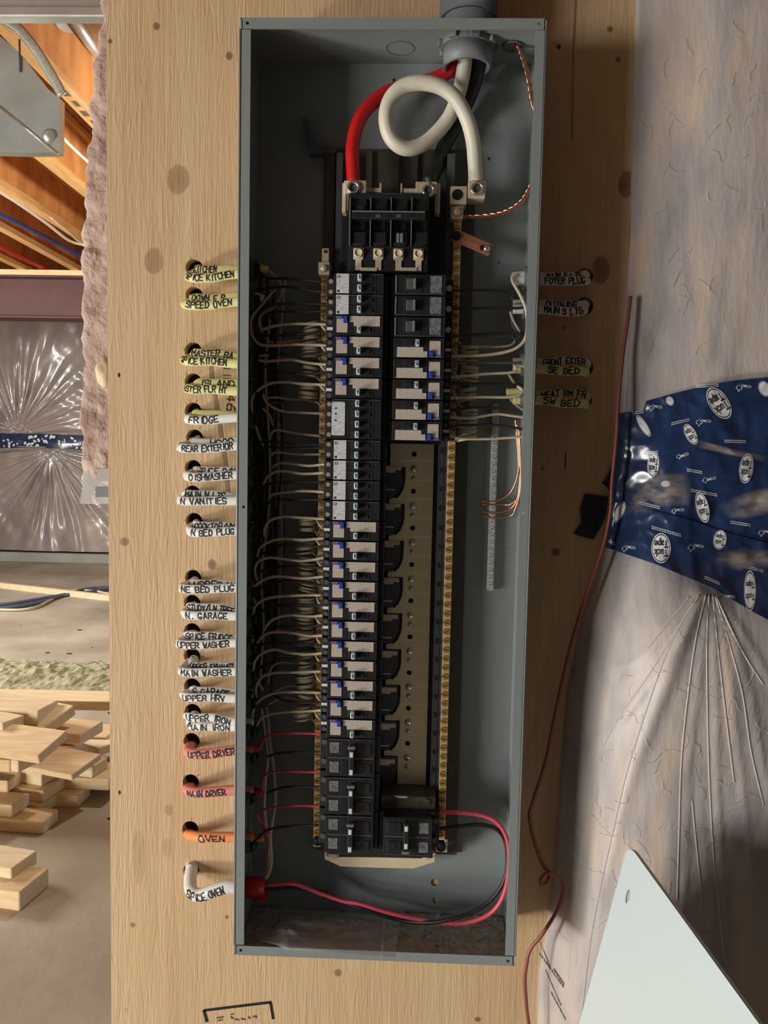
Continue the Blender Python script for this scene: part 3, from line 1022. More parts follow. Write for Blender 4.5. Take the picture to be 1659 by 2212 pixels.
# ================================================================== FILM-FACED BLANKET RIGHT OF THE BOARD
BE = [(1384, -300), (1378, 0), (1368, 300), (1365, 500), (1353, 700), (1346, 860), (1338, 1000), (1313, 1170), (1264, 1320), (1228, 1500), (1211, 1700), (1199, 1900), (1182, 2020), (1166, 2110), (1163, 2212), (1160, 2500), (1160, 2900)]
BEW = [P(a, b, -0.012) for a, b in BE]
def blanket_edge(z):
    if z >= BEW[0].z:
        return BEW[0].x
    for A, B in zip(BEW[:-1], BEW[1:]):
        if A.z >= z >= B.z:
            t = (A.z - z) / (A.z - B.z)
            return A.x + (B.x - A.x) * t
    return BEW[-1].x
def sstep(a, b, x):
    t = min(max((x - a) / (b - a), 0), 1)
    return t * t * (3 - 2 * t)
PN = P(1530, 1262, -0.05)
RIDGES = [[(1512, 1285), (1445, 1400), (1364, 1635), (1327, 1785), (1298, 1914), (1268, 2100), (1250, 2260)],
          [(1500, 1300), (1400, 1460), (1330, 1580), (1287, 1657), (1260, 1800), (1247, 1914), (1233, 2042)],
          [(1525, 1285), (1500, 1400), (1474, 1620), (1467, 1804), (1463, 1943), (1462, 2150)],
          [(1532, 1285), (1527, 1400), (1533, 1730), (1544, 1877), (1560, 2050), (1575, 2250)],
          [(1540, 1285), (1551, 1400), (1584, 1675), (1600, 1850)],
          [(1545, 1285), (1600, 1480), (1640, 1700), (1665, 1850)],
          [(1550, 1285), (1640, 1450), (1700, 1600)],
          [(1480, 1310), (1420, 1380), (1370, 1430), (1340, 1450)],
          [(1500, 1930), (1512, 1870), (1500, 1770), (1498, 1640)]]
RAMP = [0.0065, 0.0022, 0.002, 0.0024, 0.002, 0.002, 0.002, 0.0016, 0.001]
RW = [0.010, 0.0032, 0.0028, 0.003, 0.0028, 0.003, 0.003, 0.003, 0.003]
RIDW = [[(P(a, b, -0.09).x, P(a, b, -0.09).z) for a, b in r] for r in RIDGES]
def seg_dist(x, z, a, b):
    dx, dz = b[0] - a[0], b[1] - a[1]
    l2 = dx * dx + dz * dz
    t = min(max(((x - a[0]) * dx + (z - a[1]) * dz) / l2, 0), 1)
    qx, qz = a[0] + t * dx - x, a[1] + t * dz - z
    side = 1 if dx * (z - a[1]) - dz * (x - a[0]) > 0 else -1
    return math.hypot(qx, qz), side
ZTAPE0, ZTAPE1 = P(1500, 830, -0.05).z, P(1500, 1270, -0.05).z
def blanket_y(x, z):
    d = x - blanket_edge(z)
    if d < 0:
        d = 0
    low = sstep(ZTAPE0 - 0.02, ZTAPE1 - 0.15, z) if False else 1 - sstep(ZTAPE1 - 0.12, ZTAPE0, z)
    b = 0.030 + 0.085 * low
    w = 0.055 - 0.012 * low
    y = -0.004 - b * (1 - math.exp(-(d / w) ** 1.4))
    # seam pulls the film in
    y += 0.032 * math.exp(-((z - (ZTAPE1 + 0.05)) / 0.06) ** 2) * sstep(0.02, 0.12, d)
    k = min(1.0, d / 0.04)
    y -= k * (0.006 * noise.noise((x * 5.5, z * 3.4, 1.7)) + 0.0028 * noise.noise((x * 14, z * 9, 5.1)) + 0.0009 * noise.noise((x * 42, z * 24, 8.2)))
    if z < ZTAPE1 + 0.05:
        for r, am, wd in zip(RIDW, RAMP, RW):
            best = 9
            sd = 1
            for A, B in zip(r[:-1], r[1:]):
                if min(A[1], B[1]) - 0.05 < z < max(A[1], B[1]) + 0.05:
                    q, s_ = seg_dist(x, z, A, B)
                    if q < best:
                        best, sd = q, s_
            if best < 5 * wd:
                y -= am * math.exp(-(best / wd) ** 2)
                if am > 0.008 and sd < 0:
                    y += 0.005 * math.exp(-((best - 0.016) / 0.011) ** 2)
    return y
def SB(px, py, extra=0.0):
    y = -0.05
    for _ in range(9):
        p = P(px, py, y)
        y = 0.4 * y + 0.6 * (blanket_y(p.x, p.z) + extra)
    return P(px, py, y)
mb = MB()
ds = [0.0] + [0.006 + 0.0042 * i for i in range(110)] + [0.48 + 0.03 * i for i in range(22)]
zs = lin(0.01, 0.42, 30) + lin(0.425, 1.20, 190) + lin(1.21, 2.48, 110)
nx = len(ds) + 1
vs = []
for z in zs:
    e = blanket_edge(z)
    vs.append(Vector((e + 0.004, 0.015, z)))
    vs += [Vector((e + d, blanket_y(e + d, z), z)) for d in ds]
mb.add(vs, [(j * nx + i, j * nx + i + 1, (j + 1) * nx + i + 1, (j + 1) * nx + i) for j in range(len(zs) - 1) for i in range(nx - 1)])
blanket = thing('insulation_blanket', (0.6, 0.0, 0.01), 'mottled pink insulation under clouded film, filling the wall right of the plywood', 'insulation', 'insulation blankets')
part(mb, 'film_facing', 'poly_film', blanket, True)
part(MB().box(XR + 0.005, 1.5, 0.012, 0.155, 0.02, ZJ - 0.01), 'fibre_core', 'pink_fibre', blanket)
for cr_ in ([(1512, 1285), (1445, 1400), (1364, 1635), (1327, 1785), (1298, 1914), (1276, 2030), (1258, 2180)], [(1500, 1300), (1400, 1460), (1330, 1560), (1290, 1650), (1285, 1720), (1262, 1800), (1247, 1914), (1233, 2042), (1228, 2120)],
            [(1525, 1285), (1500, 1400), (1474, 1620), (1467, 1804), (1463, 1943)], [(1532, 1285), (1527, 1400), (1530, 1600), (1535, 1740), (1544, 1877), (1552, 1950), (1565, 2080)],
            [(1540, 1285), (1551, 1400), (1570, 1560), (1586, 1690)], [(1546, 1290), (1600, 1480), (1622, 1620), (1650, 1740)], [(1495, 1730), (1502, 1800), (1512, 1900), (1522, 2020)],
            [(1548, 1290), (1600, 1400), (1650, 1480)], [(1216, 1720), (1240, 1780), (1262, 1830)], [(1490, 1290), (1440, 1350), (1400, 1400)]):
    dn_ = [(q_.x, q_.y) for q_ in smooth_path([Vector((a_, b_, 0)) for a_, b_ in cr_], 14)]
    part(MB().tube([SB(a_, b_, -0.0002) for a_, b_ in dn_], 0.0011, 0.0006, seg=6), 'crease_glint', 'crease_glint', blanket, True)  # pale tubes along the creases, highlights put into their colour
# stray glass fibres and rows of rubbed print on the film
mb = MB()
for k in range(150):
    px, py = random.uniform(1240, 1655), random.uniform(1380, 2150) if random.random() < 0.75 else random.uniform(60, 780)
    if px < 1390 and py < 800:
        px += 160
    a = random.uniform(0, 2 * PI)
    pts = []
    for q in range(7):
        px += math.cos(a) * 7
        py += math.sin(a) * 7
        a += random.uniform(-0.8, 0.8)
        pts.append(SB(px, py, -0.0012))
    mb.tube(pts, 0.00022, seg=3)
part(mb, 'loose_fibres', 'fibre_white', blanket)['kind'] = 'stuff'
mb = MB()
for r_, (x0, y0, x1, y1) in enumerate(((1166, 2030, 1188, 2086), (1165, 2056, 1218, 2130), (1178, 2092, 1212, 2170), (1190, 2140, 1222, 2200), (1196, 2090, 1219, 2124))):
    n_ = 12
    for k in range(n_):
        t0, t1 = (k + 0.1) / n_, (k + random.uniform(0.55, 0.9)) / n_
        q = [SB(x0 + (x1 - x0) * t, y0 + (y1 - y0) * t + dy, -0.0015) for t, dy in ((t0, 0), (t1, 0), (t1, 6), (t0, 6))]
        mb.add(q, [(0, 1, 2, 3)])
part(mb, 'rubbed_print', 'faded_ink', blanket)

# ------------------------------------------------------------------ seam tape on the blanket
def crumple(x, z):
    return 0.0050 * (1 - abs(noise.noise((x * 19, z * 24, 3.3)))) + 0.0040 * (1 - abs(noise.noise((x * 41, z * 33, 6.1)))) + 0.0009 * noise.noise((x * 90, z * 90, 2))
def ST(px, py, layer=0):
    y = -0.05
    for _ in range(9):
        p = P(px, py, y)
        y = 0.4 * y + 0.6 * (blanket_y(p.x, p.z) - 0.0015 - crumple(p.x, p.z) - 0.0016 * layer)
    return P(px, py, y)
def curve_at(pts, t):
    s_ = t * (len(pts) - 1)
    i = min(int(s_), len(pts) - 2)
    f = s_ - i
    return (pts[i][0] + (pts[i + 1][0] - pts[i][0]) * f, pts[i][1] + (pts[i + 1][1] - pts[i][1]) * f)
def tape_piece(top, bottom, layer, label, nu=120, nv=44, material='tape_navy'):
    root = thing('seam_tape', ST(*curve_at(bottom, 0.3), layer), label, 'tape', 'seam tape')
    vs = []
    for j in range(nv):
        for i in range(nu):
            a, b = curve_at(top, i / (nu - 1)), curve_at(bottom, i / (nu - 1))
            t = j / (nv - 1)
            vs.append(ST(a[0] + (b[0] - a[0]) * t, a[1] + (b[1] - a[1]) * t, layer))
    mb = MB().add(vs, [(j * nu + i, j * nu + i + 1, (j + 1) * nu + i + 1, (j + 1) * nu + i) for j in range(nv - 1) for i in range(nu - 1)])
    part(mb, 'tape_band', material, root, True)
    return root
T_mid = tape_piece([(1338, 892), (1400, 885), (1500, 915), (1600, 935), (1720, 950), (1990, 1000)], [(1320, 1120), (1400, 1130), (1500, 1150), (1600, 1190), (1720, 1240), (1990, 1330)], 0, 'crumpled middle strip of navy seam tape on the right insulation')
T_top = tape_piece([(1396, 866), (1450, 851), (1510, 836), (1570, 824), (1720, 808), (1990, 790)], [(1352, 1000), (1430, 985), (1500, 965), (1590, 975), (1720, 985), (1990, 1000)], 1, 'upper strip of navy seam tape on the right insulation')
T_low = tape_piece([(1326, 1085), (1400, 1100), (1480, 1120), (1570, 1150), (1720, 1190), (1990, 1290)], [(1308, 1182), (1420, 1220), (1540, 1270), (1620, 1318), (1720, 1372), (1990, 1490)], 2, 'lowest strip of navy seam tape above the fan of film folds')

TUCK, TAPE = font_mesh('Tuck', 1.0), font_mesh('Tape', 1.0)
def place2(fmesh, cx, cy, w, h, ang, layer):
    """flat print laid over the tape: local unit shape scaled to w x h pixels, rotated, then dropped on the tape surface"""
    vs, fs = fmesh
    ca, sa = math.cos(ang), math.sin(ang)
    return MB().add([ST(cx + (x * w) * ca + (y * h) * sa, cy + (x * w) * sa - (y * h) * ca, layer) for x, y in vs], fs)
def disc(n=30, r0=0.0):
    if r0 <= 0:
        vs = [(0, 0)] + [(0.25 * math.cos(2 * PI * i / n), 0.25 * math.sin(2 * PI * i / n)) for i in range(n)] + [(0.5 * math.cos(2 * PI * i / n), 0.5 * math.sin(2 * PI * i / n)) for i in range(n)]
        fs = [(0, 1 + i, 1 + (i + 1) % n) for i in range(n)] + [(1 + i, 1 + n + i, 1 + n + (i + 1) % n, 1 + (i + 1) % n) for i in range(n)]
    else:
        vs = [(0.5 * k * math.cos(2 * PI * i / n), 0.5 * k * math.sin(2 * PI * i / n)) for k in (r0, 1) for i in range(n)]
        fs = [(i, n + i, n + (i + 1) % n, (i + 1) % n) for i in range(n)]
    return vs, fs
def oval_logo(root, cx, cy, w, h, ang, layer, text=True):
    o = part(place2(disc(), cx, cy, w, h, ang, layer + 0.8), 'printed_oval', 'tape_print', root)
    part(place2(disc(30, 0.93), cx, cy, w * 1.16, h * 1.16, ang, layer + 0.8), 'printed_ring', 'tape_print', root)
    if text:
        # upside down: first word below, second above
        ca, sa = math.cos(ang), math.sin(ang)
        for f, k in ((TUCK, 0.17), (TAPE, -0.17)):
            dx, dy = k * h * -sa, k * h * ca
            part(place2(f, cx + dx, cy + dy, w * 0.42, h * 0.42 if h < 2.2 * w else w * 0.9, ang + PI, layer + 1.4), 'lettering', 'ink', o)
oval_logo(T_top, 1553, 871, 36, 66, R(-33), 1)
oval_logo(T_low, 1428, 1184, 36, 56, R(0), 2)
oval_logo(T_low, 1620, 1276, 22, 76, R(0), 2)
oval_logo(T_mid, 1411, 1004, 22, 46, R(6), 0.4)
oval_logo(T_mid, 1612, 1012, 26, 56, R(8), 0.2)
oval_logo(T_low, 1517, 1096, 24, 58, R(-14), 2)
oval_logo(T_top, 1492, 938, 20, 42, R(-28), 1, True)
oval_logo(T_top, 1390, 920, 14, 46, R(-32), 1, False)
oval_logo(T_low, 1338, 1106, 16, 42, R(26), 2, False)
oval_logo(T_low, 1555, 1166, 24, 36, R(10), 2)
oval_logo(T_top, 1447, 866, 14, 18, R(-30), 1, False)
oval_logo(T_mid, 1438, 1045, 18, 12, R(0), 0.2, False)
oval_logo(T_top, 1652, 840, 22, 30, R(-30), 1, False)
LEAF = ([(0, -.5), (.04, -.15), (.35, -.2), (.28, -.08), (.5, .12), (.36, .14), (.38, .3), (.16, .2), (.14, .42), (0, .55), (-.14, .42), (-.16, .2), (-.38, .3), (-.36, .14), (-.5, .12), (-.28, -.08), (-.35, -.2), (-.04, -.15)], [tuple(range(18))])
LEAFR = ([(x * k, y * k) for k in (1.0, 0.78) for x, y in LEAF[0]], [(i, (i + 1) % 18, 18 + (i + 1) % 18, 18 + i) for i in range(18)])
CCMC = font_mesh('CCMC', 1.0)
for root, cx, cy, s_, ang, ly in ((T_top, 1414, 880, 13, 3.3, 1), (T_top, 1518, 911, 16, 3.2, 1), (T_top, 1605, 836, 16, 3.3, 1), (T_mid, 1530, 1036, 14, 2.9, 0.3), (T_low, 1502, 1181, 17, 3.3, 2),
                                  (T_low, 1356, 1184, 14, 3.3, 2), (T_mid, 1462, 1103, 12, 3.1, 0.3), (T_low, 1652, 1150, 15, 3.2, 2), (T_low, 1572, 1290, 12, 3.2, 2), (T_mid, 1472, 985, 12, 2.8, 0.3)):
    part(place2(LEAFR, cx - s_ * 0.5, cy, s_, s_ * 1.2, ang, ly + 0.8), 'printed_leaf', 'tape_print', root)
    part(place2(CCMC, cx + s_ * 0.45, cy - 2, 7.5, 8, ang, ly + 0.8), 'lettering', 'tape_print', root)
for root, x0, y0, x1, y1, ly in ((T_top, 1450, 913, 1490, 903, 1), (T_top, 1503, 832, 1553, 829, 1), (T_top, 1565, 950, 1612, 951, 1), (T_mid, 1378, 1082, 1426, 1094, .3), (T_low, 1408, 1136, 1472, 1154, 2),
                                 (T_low, 1313, 1166, 1328, 1172, 2), (T_low, 1522, 1244, 1556, 1258, 2), (T_mid, 1493, 1056, 1550, 1067, .3), (T_low, 1578, 1125, 1622, 1132, 2), (T_low, 1602, 1219, 1650, 1231, 2),
                                 (T_mid, 1484, 1012, 1518, 1018, .3), (T_top, 1372, 889, 1390, 886, 1), (T_top, 1390, 976, 1422, 974, 1)):
    mb = MB()
    for off in (0, 4):
        n_ = 12
        for k in range(n_):
            t0, t1 = k / n_, (k + 0.8) / n_
            q = [ST(x0 + (x1 - x0) * t, y0 + (y1 - y0) * t + off + dy, ly + 0.8) for t, dy in ((t0, 0), (t1, 0), (t1, 1.7), (t0, 1.7))]
            mb.add(q, [(0, 1, 2, 3)])
    part(mb, 'fine_print', 'tape_print', root)
# dark torn ends of tape on the plywood
def flat_piece(name, pts, y, material, label, cat, group):
    p0 = P(*pts[0], y)
    o = MB().prism([q2(a, b, y) for a, b in pts][::-1], y, y + 0.0012).build(name, material, None, False, p0)
    return tag(o, label, cat, group)
flat_piece('tape_scrap', [(1263, 1066), (1290, 1070), (1314, 1073), (1310, 1110), (1300, 1135), (1282, 1165), (1262, 1160), (1238, 1153), (1256, 1130), (1253, 1100)], -0.003, 'tape_black', 'black torn tape end stuck flat on the plywood, furthest left', 'tape', 'torn tape ends')
flat_piece('tape_scrap', [(1322, 1005), (1354, 1008), (1354, 1040), (1330, 1062), (1318, 1072), (1314, 1055), (1300, 1043), (1310, 1033)], -0.006, 'tape_black', 'black torn tape end at the plywood edge beside the brown wire', 'tape', 'torn tape ends')
for pts_ in ([(1366, 1044), (1420, 1020), (1482, 1012), (1496, 1056), (1492, 1092), (1420, 1098), (1350, 1112), (1352, 1075)], [(1545, 1092), (1600, 1066), (1660, 1048), (1720, 1044), (1720, 1110), (1660, 1112), (1610, 1122), (1572, 1122)],
             [(1500, 948), (1540, 958), (1600, 972), (1660, 985), (1660, 1000), (1600, 990), (1540, 976), (1500, 966)], [(1548, 1190), (1600, 1180), (1720, 1175), (1720, 1232), (1640, 1228), (1590, 1236), (1550, 1226), (1540, 1210)]):
    nn_ = len(pts_)
    cxm, cym = sum(q_[0] for q_ in pts_) / nn_, sum(q_[1] for q_ in pts_) / nn_
    rings, vs = 9, [ST(cxm, cym, 3.2)]
    fine = []
    for i in range(nn_):
        for k in range(5):
            f_ = k / 5
            fine.append((pts_[i][0] * (1 - f_) + pts_[(i + 1) % nn_][0] * f_, pts_[i][1] * (1 - f_) + pts_[(i + 1) % nn_][1] * f_))
    nf = len(fine)
    for r_ in range(1, rings + 1):
        for q_ in fine:
            f_ = r_ / rings
            vs.append(ST(cxm + (q_[0] - cxm) * f_, cym + (q_[1] - cym) * f_, 3.2))
    vs = [v_ + Vector((0, -0.003 * (0.5 + noise.noise((v_.x * 55, v_.z * 28, 1.5))), 0)) for v_ in vs]
    fs = [(0, 1 + i, 1 + (i + 1) % nf) for i in range(nf)] + [(1 + r_ * nf + i, 1 + (r_ + 1) * nf + i, 1 + (r_ + 1) * nf + (i + 1) % nf, 1 + r_ * nf + (i + 1) % nf) for r_ in range(rings - 1) for i in range(nf)]
    ff_ = part(MB().add(vs, fs), 'film_sheen', 'film_sheen', blanket, True)
    at_ = ff_.data.attributes.new('sheen_fade', 'FLOAT', 'POINT')  # fades the painted sheen towards its edges
    for i in range(len(vs)):
        f_ = 1.0 if i == 0 else 1 - ((i - 1) // nf + 1) / rings
        at_.data[i].value = min(1.0, f_ * 1.6)

# ================================================================== PANEL COVER LEANING AT LOWER RIGHT
A0 = P(1357, 1822, -0.185)
Q1 = P(1251, 2212, -0.125)
e1 = (Q1 - A0)
dr = ray(1640, 2212)
t_ = -(e1.dot(CAM - A0)) / e1.dot(dr)
e2 = (CAM + dr * t_ - A0).normalized()
e1.normalize()
nrm = e2.cross(e1).normalized()
if nrm.dot(CAM - A0) < 0:
    nrm = -nrm
# local x = along e1 (length), local z = along e2 (width), local -y = towards the viewer
Mc = Matrix(((e1.x, -nrm.x, e2.x, A0.x), (e1.y, -nrm.y, e2.y, A0.y), (e1.z, -nrm.z, e2.z, A0.z), (0, 0, 0, 1)))
LC, WC = 0.66, 0.36
rad = 0.016
out = []
for (cx, cz, a0) in ((rad, rad, PI), (LC - rad, rad, 1.5 * PI), (LC - rad, WC - rad, 0), (rad, WC - rad, 0.5 * PI)):
    for k in range(6):
        a = a0 + k / 5 * PI / 2
        out.append((cx + rad * math.cos(a), cz + rad * math.sin(a)))
sp = P(1356, 1936, A0.y)
sl = Mc.inverted() @ (CAM + ray(1356, 1936) * ((A0 - CAM).dot(nrm) / ray(1356, 1936).dot(nrm)))
cover = thing('panel_cover', A0, 'pale blue-grey metal panel cover with a slot, leaning corner up at lower right', 'panel cover')
part(MB().plate(out, [(sl.x, sl.z, 0.0095, 0.0032)], 0.0, 0.0016, Mc), 'cover_sheet', 'cover_paint', cover)
lip = MB()
n_ = len(out)
for i in range(n_):
    a, b = out[i], out[(i + 1) % n_]
    vs = [Mc @ Vector((a[0], y, a[1])) for y in (0.0, 0.004)] + [Mc @ Vector((b[0], y, b[1])) for y in (0.004, 0.0)]
    lip.add(vs, [(0, 1, 2, 3)])
part(lip, 'folded_lip', 'cover_paint', cover)

# brown bare wire hanging over the edge of the board
wp = [(1362, 640, -.02), (1356, 690, -.022), (1345, 770, -.024), (1336, 860, -.03), (1331, 950, -.035), (1322, 1040, -.035), (1318, 1110, -.036), (1300, 1190, -.036), (1262, 1300, -.036),
      (1232, 1400, -.036), (1200, 1540, -.034), (1180, 1640, -.032), (1152, 1730, -.030), (1144, 1760, -.030), (1150, 1800, -.032), (1165, 1850, -.036), (1178, 1876, -.040), (1186, 1884, -.044),
      (1184, 1902, -.050), (1172, 1912, -.055), (1168, 1902, -.056), (1176, 1890, -.054), (1192, 1886, -.050), (1208, 1894, -.046), (1216, 1916, -.044), (1212, 1945, -.042), (1196, 1980, -.040),
      (1170, 2020, -.038), (1146, 2050, -.036), (1138, 2080, -.036), (1134, 2120, -.036), (1138, 2180, -.036), (1144, 2230, -.036), (1148, 2330, -.036)]
o = MB().tube(smooth_path([P(*q) for q in wp], 6), 0.0026, seg=8).build('bare_wire', 'rust_wire', None, True)
tag(o, 'brownish bare copper wire hanging right of the panel, kinked in a small loop', 'wire')

# ================================================================== PANEL ENCLOSURE
W, H, D, TS = 0.362, 1.16464, 0.10989, 0.0016
X0, X1, Z0, Z1 = -W / 2, W / 2, ZC - H / 2, ZC + H / 2
FL = 0.0125
box = thing('panel_enclosure', (0, 0, Z0), 'tall open grey metal electrical panel box on plywood', 'electrical panel')
bh = []
for (px, py, r) in ((852, 173, 4), (700, 1937, 6), (939, 1906, 8.5), (940, 1945, 7), (1057, 343, 3.5), (1078, 567, 2.5)):
    p = P(px, py, -0.003)
    bh.append((p.x, p.z, r * 0.00063))
part(MB().plate([(X0 + TS, Z0 + TS), (X1 - TS, Z0 + TS), (X1 - TS, Z1 - TS), (X0 + TS, Z1 - TS)], bh, -0.0031, -0.0015), 'back_plate', 'grey_paint', box)
part(MB().box(X0, X0 + TS, -D, -0.001, Z0, Z1), 'side_plate', 'grey_paint', box)
part(MB().box(X1 - TS, X1, -D, -0.001, Z0, Z1), 'side_plate', 'grey_paint', box)
HUB = PC('c2', 1213, 90, -0.055)
HUB = Vector((HUB.x, -0.055, 0))
hub2 = PC('c2', 1440, 215, -0.052)
Mtop = Matrix(((1, 0, 0, 0), (0, 0, 1, 0), (0, 1, 0, 0), (0, 0, 0, 1)))      # (x, y, z) -> (x, z, y)
part(MB().plate([(X0, -D), (X1, -D), (X1, -0.001), (X0, -0.001)], [(HUB.x, HUB.y, 0.027), (hub2.x, -0.052, 0.011)], Z1 - TS, Z1, Mtop), 'top_plate', 'grey_paint', box)
part(MB().box(X0, X1, -D, -0.001, Z0, Z0 + TS), 'bottom_plate', 'grey_paint', box)
hz = P(527, 1095, -D).z
part(MB().plate([(X0, Z0 + FL + 0.001), (X0 + FL, Z0 + FL + 0.001), (X0 + FL, Z1 - FL - 0.001), (X0, Z1 - FL - 0.001)], [(X0 + 0.008, hz, 0.0019)], -D, -D + TS), 'side_flange', 'grey_paint', box)
part(MB().plate([(X1 - FL, Z0 + FL + 0.001), (X1, Z0 + FL + 0.001), (X1, Z1 - FL - 0.001), (X1 - FL, Z1 - FL - 0.001)], [(X1 - 0.008, hz, 0.0019)], -D, -D + TS), 'side_flange', 'grey_paint', box)
for za, zb in ((Z1 - FL, Z1), (Z0, Z0 + FL)):
    part(MB().plate([(X0 + 0.003, za), (X1 - 0.003, za), (X1 - 0.003, zb), (X0 + 0.003, zb)], [(X0 + 0.0085, (za + zb) / 2, 0.0021), (X1 - 0.0085, (za + zb) / 2, 0.0021)], -D - 0.0006, -D + TS), 'end_flange', 'grey_paint', box)
    for xa, xb in ((X0, X0 + 0.0028), (X1 - 0.0028, X1)):
        part(MB().box(xa, xb, -D + 0.001, -D + 0.006, za, zb), 'corner_notch', 'dark_grey', box)  # dark grey block filling the notch at each flange end
# rounded outer rim of the side flanges
for xx in (X0, X1):
    part(MB().tube([Vector((xx, -D + 0.0012, Z0 + FL)), Vector((xx, -D + 0.0012, Z1 - FL))], 0.0016, seg=8), 'rolled_edge', 'grey_paint', box, True)
# knockout rings in the bottom and back
for (px, py, y, r) in ((1000, 2006, 0, 0.014), (940, 2020, 0, 0.016), (1060, 2012, 0, 0.014), (885, 2010, 0, 0.012)):
    p = UZ(px, py, Z0 + TS)
    part(MB().ring((p.x, p.y, Z0 + TS), (p.x, p.y, Z0 + TS + 0.0004), r, r - 0.0008, 24), 'knockout_ring', 'dark_grey', box)
p = UZ(865, 104, Z1 - TS)
part(MB().ring((p.x, p.y, Z1 - TS - 0.0004), (p.x, p.y, Z1 - TS), 0.018, 0.0172, 28), 'knockout_ring', 'dark_grey', box)
part(MB().ring((hub2.x, -0.052, Z1 - TS - 0.003), (hub2.x, -0.052, Z1 - TS), 0.013, 0.0105, 20), 'bushing', 'dark_grey', box, True)
# cover-screw retainer tabs
part(MB().prism([tuple((PC('c2', u, v, -0.02).x, PC('c2', u, v, -0.02).z)) for u, v in ((362, 598), (384, 606), (408, 690), (442, 745), (535, 750), (535, 782), (395, 786))], -0.021, -0.004), 'bracket_tab', 'dark_grey', box)

# conduit and bushing
root = thing('conduit', (HUB.x, HUB.y, Z1), 'grey plastic conduit entering the top of the panel box', 'conduit')
part(MB().ring((HUB.x, HUB.y, Z1 + 0.001), (HUB.x, HUB.y, BT + 0.2), 0.0315, 0.028, 28), 'pipe_run', 'pvc_grey', root, True)
part(MB().ring((HUB.x, HUB.y, Z1 + 0.026), (HUB.x, HUB.y, BT + 0.21), 0.036, 0.0316, 28), 'coupling', 'pvc_grey', root, True)
lk = MB().ring((HUB.x, HUB.y, Z1 - TS - 0.007), (HUB.x, HUB.y, Z1 - TS), 0.033, 0.026, 28)
for k in range(8):
    a = 2 * PI * k / 8 + 0.2
    M_ = Matrix.Translation((HUB.x, HUB.y, Z1 - TS - 0.0035)) @ Matrix.Rotation(a, 4, 'Z')
    lk.box(0.032, 0.0375, -0.005, 0.005, -0.003, 0.003, 0, M_)
part(lk, 'locknut', 'clamp_grey', root)
part(MB().ring((HUB.x, HUB.y, Z1 - TS - 0.030), (HUB.x, HUB.y, Z1 - TS - 0.007), 0.0305, 0.0262, 28), 'bushing', 'pvc_grey', root, True)

# service conductors
def path(crop, pts, y0=None):
    return [PC(crop, q[0], q[1], q[2] if len(q) > 2 else y0) for q in pts]
def cable(name, pts, r, material, label, cat='cable', group=None, n=7, seg=10, b=None):
    o = MB().tube(smooth_path(pts, n), r, b, seg=seg).build(name, material, None, True)
    return tag(o, label, cat, group)
cable('service_cable', path('c2', [(1165, 150, -.045), (1158, 260, -.045), (1125, 350, -.04), (1040, 405, -.036), (900, 440, -.034), (790, 480, -.04), (700, 550, -.048), (645, 640, -.054), (620, 760, -.058), (622, 850, -.06), (626, 935, -.062)]), 0.0088, 'service_red', 'thick red service cable curving down to the main breaker', 'cable', 'service cables', seg=14)
cable('service_cable', path('c2', [(1200, 150, -.062), (1195, 245, -.062), (1193, 330, -.056), (1168, 460, -.047), (1120, 590, -.046), (1040, 690, -.05), (960, 748, -.055), (880, 758, -.06), (815, 705, -.064), (790, 610, -.067), (812, 510, -.070), (885, 440, -.073), (985, 424, -.075), (1085, 452, -.075), (1160, 520, -.073), (1210, 620, -.067), (1236, 720, -.06), (1246, 830, -.055), (1250, 930, -.053)]), 0.0092, 'service_white', 'thick white service cable tied in one loose loop', 'cable', 'service cables', seg=14)
cable('service_cable', path('c2', [(1262, 150, -.05), (1265, 250, -.048), (1262, 350, -.04), (1225, 480, -.030), (1150, 640, -.022), (1085, 760, -.022), (1050, 860, -.03), (1010, 940, -.05)]), 0.0095, 'black_wire', 'thick black service cable behind the white loop', 'cable', 'service cables', seg=14)
gp = [(1440, 150, -.052), (1462, 215, -.052), (1490, 290, -.058), (1520, 400, -.064), (1540, 520, -.066), (1568, 620, -.066), (1580, 760, -.066), (1560, 880, -.066), (1528, 960, -.066), (1480, 1035, -.062), (1400, 1085, -.056), (1300, 1105, -.05), (1190, 1110, -.045)]
sp_ = smooth_path(path('c2', gp), 12)
mb = MB()
for k in range(3):
    q = []
    for i, (c, t, nn, bb) in enumerate(frames(sp_)):
        a = i * 0.5 + 2 * PI * k / 3
        q.append(c + nn * (math.cos(a) * 0.0016) + bb * (math.sin(a) * 0.0016))
    mb.tube(q, 0.0017, seg=6)
o = mb.build('ground_wire', 'copper', None, True)
tag(o, 'twisted bare copper ground wire sweeping from the top right corner', 'wire')

# ================================================================== BUS CHASSIS
YBF = -0.098                                 # breaker faces
ch = thing('bus_chassis', P(840, 1850, -0.01), 'breaker bus chassis of dark metal, black plastic and tan bars inside the box', 'bus chassis')
part(pbox(MB(), 'px', 690, 322, 1008, 1842, -0.010, -0.0033), 'mounting_pan', 'pan_metal', ch)
for u0, u1 in ((695, 712), (716, 724), (790, 802), (846, 860), (885, 900)):
    part(pbox(MB(), 'px', u0, 326, u1, 600 if u0 > 730 else 1830, -0.016, -0.0102), 'pan_rib', 'pan_metal', ch)
a, b = P(734, 330, -0.036), P(722, 1835, -0.036)
part(MB().box(a.x - 0.004, a.x + 0.004, -0.036, -0.0102, b.z, a.z), 'side_rail', 'dark_grey', ch)
c = P(975, 330, -0.036)
part(MB().box(c.x - 0.005, c.x + 0.005, -0.036, -0.0102, b.z, a.z), 'side_rail', 'dark_grey', ch)
SL = 0.0254
XB0 = 0.0023                                 # centre line between the two columns
ZT = ZC + 0.289                              # top of the first slot
zb_ = ZT - 29 * SL
